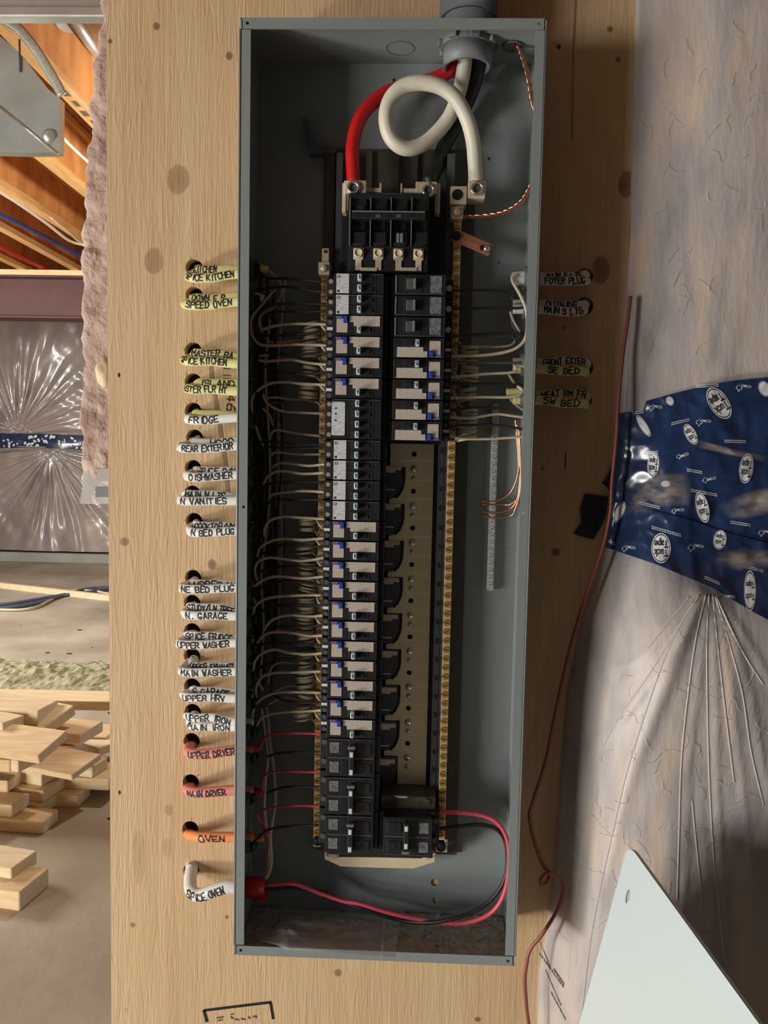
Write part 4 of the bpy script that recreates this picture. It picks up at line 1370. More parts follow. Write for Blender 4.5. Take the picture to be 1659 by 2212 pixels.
part(MB().box(a.x + 0.0045, XB0 - 0.002, -0.040, -0.0103, zb_ - 0.004, ZT + 0.11, 0.001), 'insulator_base', 'soft_black', ch)
part(MB().box(XB0 - 0.0018, c.x - 0.0055, -0.040, -0.0103, ZT - 8 * SL - 0.003, ZT + 0.11, 0.001), 'insulator_base', 'soft_black', ch)
part(MB().box(XB0 - 0.0015, c.x - 0.0055, -0.0125, -0.0103, zb_ - 0.004, ZT - 8 * SL - 0.004), 'insulator_base', 'soft_black', ch)

# tan bus cover with scalloped left edge
YG = -0.030
gx = lambda u: PC('c10', u, 700, YG).x
gR, gbay, gL = gx(440), gx(232), gx(130)
zk0 = PC('c10', 300, 165, YG).z              # top of the second bay
PITCH = zk0 - PC('c10', 300, 430, YG).z
gT, gB = P(900, 948, YG).z, P(880, 1697, YG).z
outl = [(gL, gT), (gR, gT), (gR, gB), (gx(185), gB)]
bays = []
k = 9
while k >= -1:
    zt_ = zk0 - PITCH * k
    zbm = zt_ - PITCH * 0.865
    if zt_ < gT - 0.003 and zt_ > gB + 0.02:
        zq = max(zbm, gB)
        if zbm > gB + 0.004:
            outl += [(gL, zbm - 0.002), (gL, zbm), (gx(175), zbm + 0.002), (gx(205), zbm + 0.0075), (gx(225), zbm + 0.016), (gbay, zbm + 0.024)]
        else:
            outl += [(gbay, gB + 0.0005)] if outl[-1][0] < gbay - 0.001 else []
        outl += [(gbay, zt_), (gL, zt_)]
        bays.append((zt_, zbm))
    k -= 1
clean = []
for q in outl:
    if not clean or (abs(q[0] - clean[-1][0]) > 1e-5 or abs(q[1] - clean[-1][1]) > 1e-5):
        clean.append(q)
gh = []
zz = PC('c10', 305, 70, YG).z
hx = gx(300)
while zz > gB + 0.01:
    if zz < gT - 0.004:
        gh.append((hx, zz, 0.0034))
    zz -= PITCH
part(MB().plate(clean, gh, YG, YG + 0.0015), 'bus_cover', 'gold_plate', ch)
for k in range(-1, 10):
    zr = zk0 - PITCH * k - PITCH * 0.04
    if gB + 0.004 < zr < gT - 0.004:
        part(MB().cyl((hx, YG - 0.0022, zr), (hx, YG, zr), 0.0034, 0.0048, 14), 'rivet', 'tin_shiny', ch, True)
    zr -= PITCH * 0.25
    if gB + 0.004 < zr < gT - 0.004:
        part(MB().cyl((hx, YG - 0.0014, zr), (hx, YG, zr), 0.0022, 0.0034, 12), 'cover_screw', 'steel_screw', ch, True)
for zt_, zbm in bays:
    part(MB().prism([(gL - 0.004, zt_ - 0.001), (gbay - 0.0008, zt_ - 0.001), (gbay - 0.0008, max(zbm + 0.024, gB)), (gx(222), max(zbm + 0.016, gB)), (gx(202), max(zbm + 0.008, gB)), (gx(172), max(zbm + 0.002, gB)), (gL - 0.004, max(zbm + 0.001, gB))], YG - 0.001, YG + 0.010), 'bay_insulator', 'dark_grey', ch)
    if zbm > gB:
        rim = [Vector((gbay, YG - 0.001, zt_)), Vector((gbay, YG - 0.001, zbm + 0.024)), Vector((gx(225), YG - 0.001, zbm + 0.016)), Vector((gx(205), YG - 0.001, zbm + 0.0075)), Vector((gx(175), YG - 0.001, zbm + 0.002))]
        part(MB().tube(rim, 0.0016, seg=6), 'bay_rim', 'soft_black', ch, True)
    part(MB().box(gL - 0.008, gbay - 0.004, YG - 0.020, YG - 0.017, zt_ - 0.0035, zt_ + 0.002, 0.0006), 'bus_stab', 'tin', ch)
    part(MB().box(gL - 0.008, gx(170), YG - 0.018, YG - 0.0165, zt_ - 0.007, zt_ - 0.0036, 0.0004), 'bus_stab', 'tin', ch)
    if zbm > gB:
        part(MB().box(gL - 0.008, gx(168), YG - 0.018, YG - 0.0165, zt_ - 0.030, zt_ - 0.0283, 0.0004), 'bus_stab', 'tin', ch)
# clip rail right of the cover
cxl, cxr = gx(470), gx(512)
part(MB().box(gx(444), gx(532), YG + 0.0005, -0.0103, gB - 0.012, gT + 0.002), 'rail_channel', 'soft_black', ch)
part(MB().box(cxl, cxr, YG - 0.008, YG + 0.0004, gB - 0.010, gT, 0.001), 'clip_rail', 'dark_grey', ch)
zz = gT - 0.012
while zz > gB:
    part(MB().box(cxl + 0.003, cxl + 0.006, YG - 0.0105, YG - 0.008, zz - 0.006, zz), 'clip', 'soft_black', ch)
    zz -= SL
# retaining bracket above the right two-pole breaker, lower tan bracket
part(pbox(MB(), 'c11', 75, 1130, 465, 1245, -0.070, -0.0128, 0.001), 'retaining_bracket', 'pan_metal', ch)
part(pbox(MB(), 'c11', 75, 1238, 462, 1252, -0.076, -0.0705, 0.0005), 'bracket_lip', 'tin_shiny', ch)
q = PC('c11', 405, 1165, -0.0705)
part(MB().cyl(q, q + Vector((0, -0.003, 0)), 0.0052, 0.0046, 6), 'bracket_bolt', 'pan_metal', ch)
for u in (105, 275):
    q = PC('c11', u, 1228, -0.0704)
    part(MB().cyl(q, q + Vector((0, -0.0005, 0)), 0.0032, seg=10), 'bracket_hole', 'hole_dark', ch)
q = [PC('c11', u, v, -0.0715) for u, v in ((165, 1122), (270, 1130), (255, 1142), (190, 1140))]
part(MB().add(q + [p_ + Vector((0, 0.0009, 0)) for p_ in q], [(0, 1, 2, 3), (7, 6, 5, 4), (0, 4, 5, 1), (1, 5, 6, 2), (2, 6, 7, 3), (3, 7, 4, 0)]), 'paper_scrap', 'label_white', ch)
fo = [(1110, 355), (1130, 380), (1215, 385), (1659, 395), (1659, 470), (1230, 455), (1110, 400)]
ft = [PC('c8', u, v, -0.034) for u, v in fo[:3]] + [PC('c9', u, v, -0.034) for u, v in ((200, 372), (440, 378), (500, 380), (595, 340), (592, 405), (440, 452), (150, 445))] + [PC('c8', u, v, -0.034) for u, v in fo[5:]]
part(MB().prism([(q_.x, q_.z) for q_ in ft], -0.034, -0.026), 'foot_bracket', 'cream_bar', ch)
for crop, u, v in (('c8', 1165, 360), ('c9', 550, 350)):
    s_ = 1 if crop == 'c8' else -1
    q0, q1 = PC(crop, u - 35 * s_, v - 20, -0.048), PC(crop, u + 35 * s_, v + 25, -0.036)
    part(MB().tube([q0, q1], 0.005, 0.0012, seg=6), 'bent_tab', 'tin', ch)
part(pbox(MB(), 'px', 705, 1832, 935, 1850, -0.060, -0.0345, 0.001), 'foot_plastic', 'soft_black', ch)

# neutral bars with screws
SCREW = None
def screws(xc, y, ztop, zbot, step, root, material, r=0.0052, skip=()):
    global SCREW
    me = None
    z = ztop
    k = 0
    while z > zbot:
        if k not in skip:
            if me is None:
                mbx = MB().cyl((0, -0.0022, 0), (0, 0.001, 0), r * 0.86, r, 12)
                o = mbx.build('terminal_screw', material, root, False)
                me = o.data
                me.materials.append(MATS['brass_dark'])
                mb2 = MB().cyl((0, -0.0024, 0), (0, -0.0021, 0), r * 0.5, seg=8)
                bm_ = bmesh.new()
                bm_.from_mesh(me)
                n0 = len(bm_.faces)
                vv = [bm_.verts.new(w_) for w_ in [(-r * .62, -0.0024, -r * .14), (r * .62, -0.0024, -r * .14), (r * .62, -0.0024, r * .14), (-r * .62, -0.0024, r * .14)]]
                fce = bm_.faces.new(vv)
                fce.material_index = 1
                bm_.to_mesh(me)
                bm_.free()
            else:
                o = bpy.data.objects.new('terminal_screw', me)
                COL.objects.link(o)
                o.parent = root
            o.rotation_euler = (0, random.uniform(-0.6, 0.6), 0)
            o.location = Vector((xc, y, z)) - Vector(root.location)
        z -= step
        k += 1
YN = -0.045
nxr = P(972, 1100, YN).x
ntop, nbot = P(986, 466, YN).z, P(956, 1812, YN).z
nr = thing('neutral_bar', (nxr, YN, nbot), 'long cream neutral bar with a row of brass screws, right of the breakers', 'terminal bar', 'terminal bars')
part(MB().box(nxr - 0.0049, nxr + 0.0049, YN, YN + 0.012, nbot - 0.016, P(986, 405, YN).z, 0.0008), 'bar_body', 'cream_bar', nr)
stp = (P(980, 1000, YN).z - P(980, 1020.1, YN).z)
screws(nxr, YN, P(986, 474, YN).z, nbot + 0.004, stp, nr, 'brass', 0.0050)
part(MB().box(nxr - 0.0035, nxr + 0.0035, YN + 0.012, -0.0102, nbot - 0.012, nbot + 0.02), 'bar_standoff', 'soft_black', nr)
part(MB().box(nxr - 0.0035, nxr + 0.0035, YN + 0.012, -0.0102, ntop - 0.05, ntop), 'bar_standoff', 'soft_black', nr)
for (u0, v0, u1, v1, yf) in ((1200, 150, 1330, 287, -0.062), (1338, 110, 1475, 245, -0.062), (1205, 305, 1302, 402, -0.056)):
    part(pbox(MB(), 'c3', u0, v0, u1, v1, yf, YN + 0.01, 0.001), 'lug', 'tin', nr)
q = PC('c3', 1255, 218, -0.0621)
part(MB().cyl(q, q + Vector((0, -0.0012, 0)), 0.0068, 0.0064, 16), 'lug_hole', 'hole_dark', nr)
q = PC('c3', 1408, 175, -0.0621)
part(MB().ring(q, q + Vector((0, -0.004, 0)), 0.0085, 0.0055, 18), 'lug_screw', 'tin_shiny', nr, True)
part(MB().cyl(q, q + Vector((0, -0.0015, 0)), 0.0052, seg=6), 'lug_socket', 'dark_grey', nr)
q = PC('c3', 1255, 355, -0.0561)
part(MB().cyl(q, q + Vector((0, -0.004, 0)), 0.0056, 0.0048, 14), 'lug_screw', 'tin', nr, True)
q = P(953, 1829, YN - 0.002)
part(MB().cyl(q + Vector((0, 0.004, 0)), q + Vector((0, -0.004, 0)), 0.0062, 0.0056, 14), 'end_bolt', 'soft_black', nr, True)
part(MB().box(q.x - 0.0075, q.x + 0.0085, YN, YN + 0.003, q.z - 0.009, q.z + 0.009, 0.0005), 'end_tab', 'tin', nr)
# bonding strap
root = thing('bonding_strap', PC('c3', 1370, 600, -0.03), 'copper bonding strap angled off the right neutral bar', 'strap')
q0, q1 = PC('c3', 1228, 530, YN - 0.005), PC('c3', 1515, 655, YN - 0.005)
part(MB().tube([q0, q0.lerp(q1, 0.5), q1], 0.0078, 0.0011, seg=4), 'strap_body', 'copper_flat', root)
q = PC('c3', 1246, 540, YN - 0.0064)
part(MB().cyl(q, q + Vector((0, -0.003, 0)), 0.0060, 0.0055, 14), 'strap_bolt', 'hole_dark', root, True)
q = PC('c3', 1484, 640, YN - 0.0064)
part(MB().cyl(q, q + Vector((0, -0.003, 0)), 0.0046, 0.0040, 12), 'strap_screw', 'steel_screw', root, True)
q = PC('c3', 1450, 632, YN - 0.0062)
part(MB().cyl(q, q + Vector((0, -0.0008, 0)), 0.0034, seg=10), 'strap_hole', 'hole_dark', root)

nxl = P(695, 1100, YN).x
nl = thing('neutral_bar', (nxl, YN, P(686, 1830, YN).z), 'cream neutral bar left of the breakers, half hidden by wires', 'terminal bar', 'terminal bars')
part(MB().box(nxl - 0.0050, nxl + 0.0050, YN, YN + 0.012, P(686, 1830, YN).z, P(703, 590, YN).z, 0.0008), 'bar_body', 'cream_bar', nl)
screws(nxl, YN, P(703, 600, YN).z, P(686, 1808, YN).z, stp, nl, 'brass', 0.0050)
part(pbox(MB(), 'c3', 172, 742, 262, 842, YN - 0.012, YN + 0.010, 0.001), 'lug', 'tin', nl)
q = PC('c3', 216, 792, YN - 0.0121)
part(MB().cyl(q, q + Vector((0, -0.003, 0)), 0.0052, 0.0045, 14), 'lug_screw', 'tin', nl, True)
part(pbox(MB(), 'c3', 200, 635, 255, 742, YN - 0.003, YN + 0.008, 0.0006), 'bar_end', 'cream_bar', nl)
q = PC('c3', 228, 662, YN - 0.0031)
part(MB().cyl(q, q + Vector((0, -0.001, 0)), 0.0022, seg=10), 'bar_hole', 'brass_dark', nl)
q = P(686, 1816, YN - 0.002)
part(MB().cyl(q + Vector((0, 0.002, 0)), q + Vector((0, -0.004, 0)), 0.0062, 0.0056, 14), 'end_bolt', 'soft_black', nl, True)
part(MB().box(nxl - 0.0035, nxl + 0.0035, YN + 0.012, -0.0102, nl.location.z, nl.location.z + 0.03), 'bar_standoff', 'soft_black', nl)
part(MB().box(nxl - 0.0035, nxl + 0.0035, YN + 0.012, -0.0102, P(703, 640, YN).z, P(703, 600, YN).z), 'bar_standoff', 'soft_black', nl)

# aluminium ground bars on the back plate
def ground_bar(px0, py0, px1, py1, label):
    yg = -0.016
    A, B = P(px0, py0, yg), P(px1, py1, yg)
    x = (A.x + B.x) / 2
    g = thing('ground_bar', (x, yg, B.z), label, 'terminal bar', 'terminal bars')
    part(MB().box(x - 0.0045, x + 0.0045, yg, -0.0032, B.z, A.z, 0.0006), 'bar_body', 'zinc', g)
    screws(x + 0.0002, yg, A.z - 0.006, B.z + 0.004, 0.0095, g, 'zinc', 0.0036)
ground_bar(1072, 872, 1058, 1276, 'narrow zinc ground bar on the back plate, right of the breakers')
ground_bar(606, 868, 600, 1266, 'narrow zinc ground bar on the back plate, behind the left wires')

# ================================================================== MAIN BREAKER
mbk = thing('main_breaker', PC('c3', 715, 820, -0.03), 'four-pole black main breaker with tan lugs at the top of the chassis', 'circuit breaker', 'circuit breakers')
part(pbox(MB(), 'c3', 408, 205, 1030, 822, -0.078, -0.0405, 0.001), 'case', 'soft_black', mbk)
part(pbox(MB(), 'c3', 415, 205, 1030, 250, -0.092, -0.0785, 0.001), 'case_top', 'old_black', mbk)
for i in range(4):
    u0 = 418 + 160 * i
    part(pbox(MB(), 'c3', u0 + 10, 250, u0 + 130, 345, -0.088, -0.0785, 0.001), 'pole_block', 'old_black', mbk)
    part(pbox(MB(), 'c3', u0 + 22, 300, u0 + 118, 338, -0.0895, -0.0882, 0.0004), 'pole_recess', 'hole_dark', mbk)
    part(pbox(MB(), 'c3', u0 - 4, 240, u0 + 3, 600, -0.094, -0.0785), 'pole_divider', 'grey_plastic', mbk)
    part(pbox(MB(), 'c3', u0 + 16, 410, u0 + 116, 500, -0.084, -0.0785, 0.001), 'pole_block', 'black_plastic', mbk)
    tg = part(pbox(MB(), 'c3', u0 + 20, 502, u0 + 122, 605, -0.090, -0.0785, 0.0015), 'pole_block', 'black_plastic', mbk)
    cu_, cv_ = (485, 640, 797, 953)[i], (675, 677, 680, 682)[i]
    part(pbox(MB(), 'c3', cu_ - 40, cv_ - 45, cu_ + 40, cv_ + 48, -0.0805, -0.0785, 0.0014), 'terminal_plate', 'tin', mbk)
    q = PC('c3', cu_, cv_, -0.0806)
    part(MB().ring(q, q + Vector((0, -0.0035, 0)), 0.0053, 0.0040, 16), 'terminal_ring', 'tin', mbk, True)
    part(MB().cyl(q, q + Vector((0, -0.0022, 0)), 0.0040, seg=14), 'terminal_bolt', 'cream_screw', mbk)
    part(pbox(MB(), 'c3', cu_ - 24, cv_ + 48, cu_ + 24, cv_ + 130, -0.0800, -0.0785, 0.0004), 'terminal_neck', 'tin', mbk)
for u in (790, 818):
    part(pbox(MB(), 'c3', u - 8, 515, u + 16, 590, -0.0925, -0.0905, 0.0008), 'clear_toggle', 'grey_plastic', mbk)
part(pbox(MB(), 'c3', 432, 345, 1010, 405, -0.099, -0.0785, 0.0012), 'handle_tie', 'old_black', mbk)
part(pbox(MB(), 'c3', 436, 343, 1004, 353, -0.1002, -0.0985, 0.0004), 'handle_glint', 'grey_plastic', mbk)  # pale strip, light caught on the top edge put into colour
for u in (640, 800):
    part(pbox(MB(), 'c3', u - 20, 370, u + 20, 396, -0.0998, -0.0991, 0.0003), 'handle_mark', 'dark_grey', mbk)
for u0 in (500, 812):
    part(pbox(MB(), 'c3', u0, 785, u0 + 130, 812, -0.0815, -0.0790, 0.0005), 'bus_link', 'tin', mbk)
for (u0, v0, u1, v1, su, sv) in ((372, 105, 545, 205, 446, 168), (930, 115, 1098, 205, 1030, 190)):
    lg = part(pbox(MB(), 'c3', u0, v0, u1, v1, -0.072, -0.0405, 0.001), 'lug', 'tin', mbk)
    q = PC('c3', su, sv, -0.0721)
    part(MB().ring(q, q + Vector((0, -0.004, 0)), 0.0080, 0.0052, 18), 'lug_screw', 'tin_shiny', lg, True)
    part(MB().cyl(q, q + Vector((0, -0.001, 0)), 0.005, seg=6), 'lug_socket', 'dark_grey', lg)
q = PC('c3', 1040, 137, -0.0721)
part(MB().cyl(q, q + Vector((0, -0.0008, 0)), 0.0022, seg=10), 'lug_hole', 'hole_dark', mbk)
for (u0, v0, u1, v1, yf) in ((358, 125, 388, 350, -0.068), (1098, 130, 1120, 358, -0.068), (1080, 205, 1100, 350, -0.066), (545, 165, 662, 200, -0.062), (650, 125, 664, 200, -0.064), (815, 168, 930, 202, -0.062), (813, 128, 826, 202, -0.064), (388, 205, 408, 340, -0.066)):
    part(pbox(MB(), 'c3', u0, v0, u1, v1, yf, yf + 0.02, 0.0005), 'lug_bracket', 'tin', mbk)

# ================================================================== BRANCH BREAKERS
# local frame: x = 0 on the chassis centre line, terminals at negative x, z = 0 mid slot, faces towards -y
YL = -0.098
def rect(x0, x1, z0, z1):
    return [(x0, z0), (x1, z0), (x1, z1), (x0, z1)]
def build_local(mb, name, material, root, smooth=False):
    return mb.build(name, material, root, smooth)
def digits(text, x, z, y, root, h=0.0042, w=0.0036):
    mb = ribbon_text(lambda s, t: Vector((x + s, y, z + t)), text, w, h, 0.0006, 0.05)
    build_local(mb, 'rating_number', 'ink', root)
def case_parts(root, nslots, material='black_plastic'):
    hz_ = SL * nslots / 2 - 0.0006
    build_local(MB().box(-0.0690, -0.0065, YL, -0.041, -hz_, hz_, 0.0008), 'case', material, root)
    build_local(MB().box(-0.0064, -0.0006, YL + 0.016, -0.041, -hz_, hz_, 0.0008), 'case_heel', material, root)
    build_local(MB().box(-0.0795, -0.0692, YL + 0.022, -0.041, -hz_ + 0.0005, hz_ - 0.0005, 0.0008), 'terminal_step', 'soft_black', root)
    build_local(MB().box(-0.066, -0.008, YL - 0.0006, YL, hz_ - 0.0012, hz_ - 0.0004), 'case_ridge', 'dark_grey', root)
def coil_part(root, seed):
    rnd = random.Random(seed)
    pts = []
    turns = rnd.choice((5, 6, 7))
    rx, ry = 0.0115 + rnd.uniform(-0.001, 0.0015), 0.010
    cx, cy = -0.1030 + rnd.uniform(-0.004, 0.002), -0.044
    z0 = 0.010
    pts.append(Vector((-0.0795, -0.060, -0.003)))
    pts.append(Vector((-0.086, -0.062, 0.004)))
    n = turns * 12
    tl = rnd.uniform(-0.25, 0.25)
    for i in range(n + 1):
        a = 2 * PI * i / 12 + 0.2
        w = math.cos(a)
        pts.append(Vector((cx + rx * w, cy - ry * math.sin(a), z0 - 0.0037 * i / 12 + tl * rx * w + 0.0012 * math.sin(a * 0.37 + seed))))
    pts.append(Vector((-0.092, -0.040, pts[-1].z - 0.001)))
    pts.append(Vector((-0.090, -0.047, pts[-1].z - 0.002)))
    build_local(MB().tube(smooth_path(pts, 2), 0.00155, seg=6), 'pigtail', 'white_wire', root, True)

def afci(label, seed):
    root = thing('circuit_breaker', (0, 0, 0), label, 'circuit breaker', 'circuit breakers')
    case_parts(root, 1)
    y1, y0 = YL - 0.0007, YL + 0.0002
    build_local(MB().prism([(-0.0482, -0.0005), (-0.0482, 0.0120), (-0.0108, 0.0120), (-0.0108, -0.0005), (-0.0431, -0.0005), (-0.0431, 0.0045), (-0.0482, 0.0045)][1:] + [], y1, y0) if False else
                MB().prism([(-0.0482, 0.0045), (-0.0431, 0.0045), (-0.0431, -0.0005), (-0.0108, -0.0005), (-0.0108, 0.0118), (-0.0482, 0.0118)], y1, y0), 'rating_label', 'label_tan', root)
    build_local(MB().prism([(-0.0643, -0.0083), (-0.0507, -0.0083), (-0.0507, 0.0030), (-0.0560, 0.0030), (-0.0560, 0.0080), (-0.0643, 0.0080)], y1, y0), 'test_label', 'label_tan', root)
    build_local(MB().prism(rect(-0.0651, -0.0575, 0.0084, 0.0116), y1, y0), 'colour_strip', 'purple_strip', root)
    build_local(MB().box(-0.0557, -0.0507, YL - 0.0042, y0, 0.0036, 0.0113, 0.0006), 'test_button', 'blue_button', root)
    build_local(MB().box(-0.0420, -0.0180, YL - 0.0006, y0, -0.0105, -0.0010, 0.0003), 'handle_recess', 'soft_black', root)
    h = build_local(MB().box(-0.0384, -0.0334, YL - 0.0085, y0, -0.0092, -0.0012, 0.0008), 'handle', 'handle_tip', root)
    digits('15', -0.0374, -0.0072, YL - 0.0087, h)
    build_local(MB().box(-0.0300, -0.0215, YL - 0.0022, y0, -0.0085, -0.0030, 0.0008), 'status_window', 'hole_dark', root)
    # terminal end: white tag and clamp screws
    build_local(MB().box(-0.0782, -0.0705, YL + 0.0205, YL + 0.0225, -0.0025, 0.0012, 0.0003), 'terminal_tag', 'handle_white', root)
    for zz_ in (-0.0085, 0.0075):
        build_local(MB().cyl((-0.0742, YL + 0.0200, zz_), (-0.0742, YL + 0.024, zz_), 0.0030, seg=10), 'clamp_screw', 'dark_grey', root)
    coil_part(root, seed)
    return root

def tandem(label, n, seed):
    """n slots wide, two handles a slot, white label"""
    root = thing('circuit_breaker', (0, 0, 0), label, 'circuit breaker', 'circuit breakers')
    case_parts(root, n)
    hz_ = SL * n / 2
    y1, y0 = YL - 0.0007, YL + 0.0002
    if n == 1:
        lb = build_local(MB().prism(rect(-0.0652, -0.0497, -0.0116, 0.0118), y1, y0), 'rating_label', 'label_white', root)
        build_local(MB().cyl((-0.0625, YL - 0.0009, -0.0092), (-0.0625, y0, -0.0092), 0.0016, seg=10), 'label_mark', 'ink', lb)
        build_local(MB().ring((-0.0620, YL - 0.0009, 0.0085), (-0.0620, y0, 0.0085), 0.0020, 0.0013, 12), 'label_mark', 'ink', lb)
    else:
        out_ = []
        for (cx, cz, a0) in ((-0.0665, -0.0185, PI), (-0.0540, -0.0185, 1.5 * PI), (-0.0540, 0.0190, 0), (-0.0665, 0.0190, 0.5 * PI)):
            out_ += [(cx + 0.002 * math.cos(a0 + k_ * PI / 8), cz + 0.002 * math.sin(a0 + k_ * PI / 8)) for k_ in range(5)]
        lb = build_local(MB().prism(out_, y1, y0), 'rating_label', 'label_white', root)
        for zz_ in (0.013, 0.006, -0.002):
            build_local(MB().cyl((-0.0635, YL - 0.0009, zz_), (-0.0635, y0, zz_), 0.0012, seg=10), 'label_mark', 'ink', lb)
    nh = 2 * n
    for k in range(nh):
        zc = hz_ - SL / 4 - k * SL / 2
        build_local(MB().box(-0.0440, -0.0160, YL - 0.0005, y0, zc - 0.0056, zc + 0.0056, 0.0003), 'handle_recess', 'soft_black', root)
        h = build_local(MB().box(-0.0388, -0.0336, YL - 0.0085, y0, zc - 0.0040, zc + 0.0042, 0.0008), 'handle', 'handle_tip', root)
        digits('15', -0.0378, zc - 0.002, YL - 0.0087, h)
        build_local(MB().box(-0.0280, -0.0200, YL - 0.0020, y0, zc - 0.0030, zc + 0.0022, 0.0006), 'handle_stop', 'hole_dark', root)
        build_local(MB().cyl((-0.0738, YL + 0.0185, zc), (-0.0738, YL + 0.023, zc), 0.0028, 0.0024, 12), 'clamp_screw', 'dim_screw', root)
    return root

def plain(label, seed):
    """older dark breaker, grey toggle"""
    root = thing('circuit_breaker', (0, 0, 0), label, 'circuit breaker', 'circuit breakers')
    case_parts(root, 1, 'old_black')
    y1, y0 = YL - 0.0007, YL + 0.0002
    build_local(MB().prism(rect(-0.0640, -0.0500, -0.0105, 0.0100), y1, y0), 'rating_label', 'label_grey', root)
    build_local(MB().box(-0.0400, -0.0180, YL - 0.0006, y0, -0.0095, 0.0095, 0.0003), 'handle_recess', 'soft_black', root)
    h = build_local(MB().box(-0.0320, -0.0210, YL - 0.0080, y0, -0.0060, 0.0065, 0.0010), 'handle', 'dark_grey', root)
    build_local(MB().box(-0.0325, -0.0295, YL - 0.0085, YL - 0.002, -0.0060, 0.0065, 0.0005), 'handle_tip', 'grey_plastic', h)
    build_local(MB().box(-0.0090, -0.0075, YL - 0.0012, y0, -0.0105, 0.0105, 0.0002), 'case_ridge', 'grey_plastic', root)
    build_local(MB().cyl((-0.0738, YL + 0.0185, 0), (-0.0738, YL + 0.023, 0), 0.0036, seg=12), 'clamp_screw', 'cream_screw', root)
    return root

def twopole(label, seed):
    root = thing('circuit_breaker', (0, 0, 0), label, 'circuit breaker', 'circuit breakers')
    case_parts(root, 2, 'old_black')
    y1, y0 = YL - 0.0007, YL + 0.0002
    for zc in (SL / 2, -SL / 2):
        lb = build_local(MB().prism(rect(-0.0645, -0.0525, zc - 0.0065, zc + 0.0075), y1, y0), 'rating_label', 'label_grey', root)
        for (dx, dz) in ((0.003, 0.004), (0.008, 0.003), (0.003, -0.002), (0.008, -0.003)):
            build_local(MB().ring((-0.0645 + dx, YL - 0.0009, zc + dz), (-0.0645 + dx, y0, zc + dz), 0.0021, 0.0011, 10), 'label_mark', 'grey_plastic', lb)
        build_local(MB().box(-0.0500, -0.0415, YL - 0.0006, y0, zc - 0.0085, zc + 0.0095, 0.0003), 'case_panel', 'black_plastic', root)
        build_local(MB().box(-0.0400, -0.0100, YL - 0.0006, y0, zc - 0.0100, zc + 0.0100, 0.0003), 'handle_recess', 'soft_black', root)
        build_local(MB().box(-0.0300, -0.0120, YL - 0.0020, y0, zc - 0.0070, zc + 0.0060, 0.0008), 'case_panel', 'old_black', root)
        build_local(MB().box(-0.0230, -0.0190, YL - 0.0024, y0, zc - 0.0045, zc + 0.0035, 0.0003), 'slot_opening', 'hole_dark', root)
        build_local(MB().cyl((-0.0738, YL + 0.0185, zc), (-0.0738, YL + 0.023, zc), 0.0036, seg=12), 'clamp_screw', 'dark_grey', root)
    build_local(MB().box(-0.0660, -0.0080, YL - 0.0008, y0, -0.0008, 0.0008, 0.0002), 'case_ridge', 'dark_grey', root)
    h = build_local(MB().box(-0.0388, -0.0330, YL - 0.0095, y0, -0.0215, 0.0175, 0.0010), 'handle', 'old_black', root)
    build_local(MB().box(-0.0405, -0.0310, YL - 0.0105, YL - 0.004, 0.0150, 0.0185, 0.0006), 'handle_hook', 'grey_plastic', h)
    for zc in (0.008, -0.015):
        build_local(MB().box(-0.0380, -0.0338, YL - 0.0102, YL - 0.0094, zc - 0.0035, zc + 0.0035, 0.0003), 'handle_tip', 'handle_tip', h)
    return root

KIND = {'t': ('slim twin breaker with white label', 1), 'a': ('tan-labelled breaker with blue test button', 1), 'q': ('double-width breaker with one tall white label', 2),
        'p': ('plain black breaker with grey toggle', 1), 'd': ('wide two-pole black breaker', 2)}
PROTO = {}
def put(kind, slot, side, idx, seed):
    lab = '%s, %s from top in the %s column' % (KIND[kind][0], ORD[idx], 'left' if side < 0 else 'right')
    lab = lab.replace('topmost from top', 'first from top')
    n = KIND[kind][1]
    if kind not in PROTO:
        o = {'t': lambda: tandem(lab, 1, seed), 'q': lambda: tandem(lab, 2, seed), 'a': lambda: afci(lab, seed), 'p': lambda: plain(lab, seed), 'd': lambda: twopole(lab, seed)}[kind]()
        PROTO[kind] = o
    else:
        o = copy_tree(PROTO[kind])
        if kind == 'a':                       # every pigtail is wound differently
            for c_ in list(o.children):
                if c_.name.startswith('pigtail'):
                    bpy.data.objects.remove(c_)
            coil_part(o, seed)
    o['label'] = lab
    o.location = (XB0, 0, ZT - (slot + n / 2) * SL)
    if side > 0:
        o.rotation_euler = (0, PI, 0)
    return o
slot = 0
for i, kd in enumerate('ttaaaaqttttaaaaaaaaaaaddd'):
    put(kd, slot, -1, i, 11 + i)
    slot += KIND[kd][1]
slot = 0
for i, kd in enumerate('pppaaaaa'):
    put(kd, slot, 1, i, 61 + i)
    slot += KIND[kd][1]
put('d', 27, 1, 8, 99)

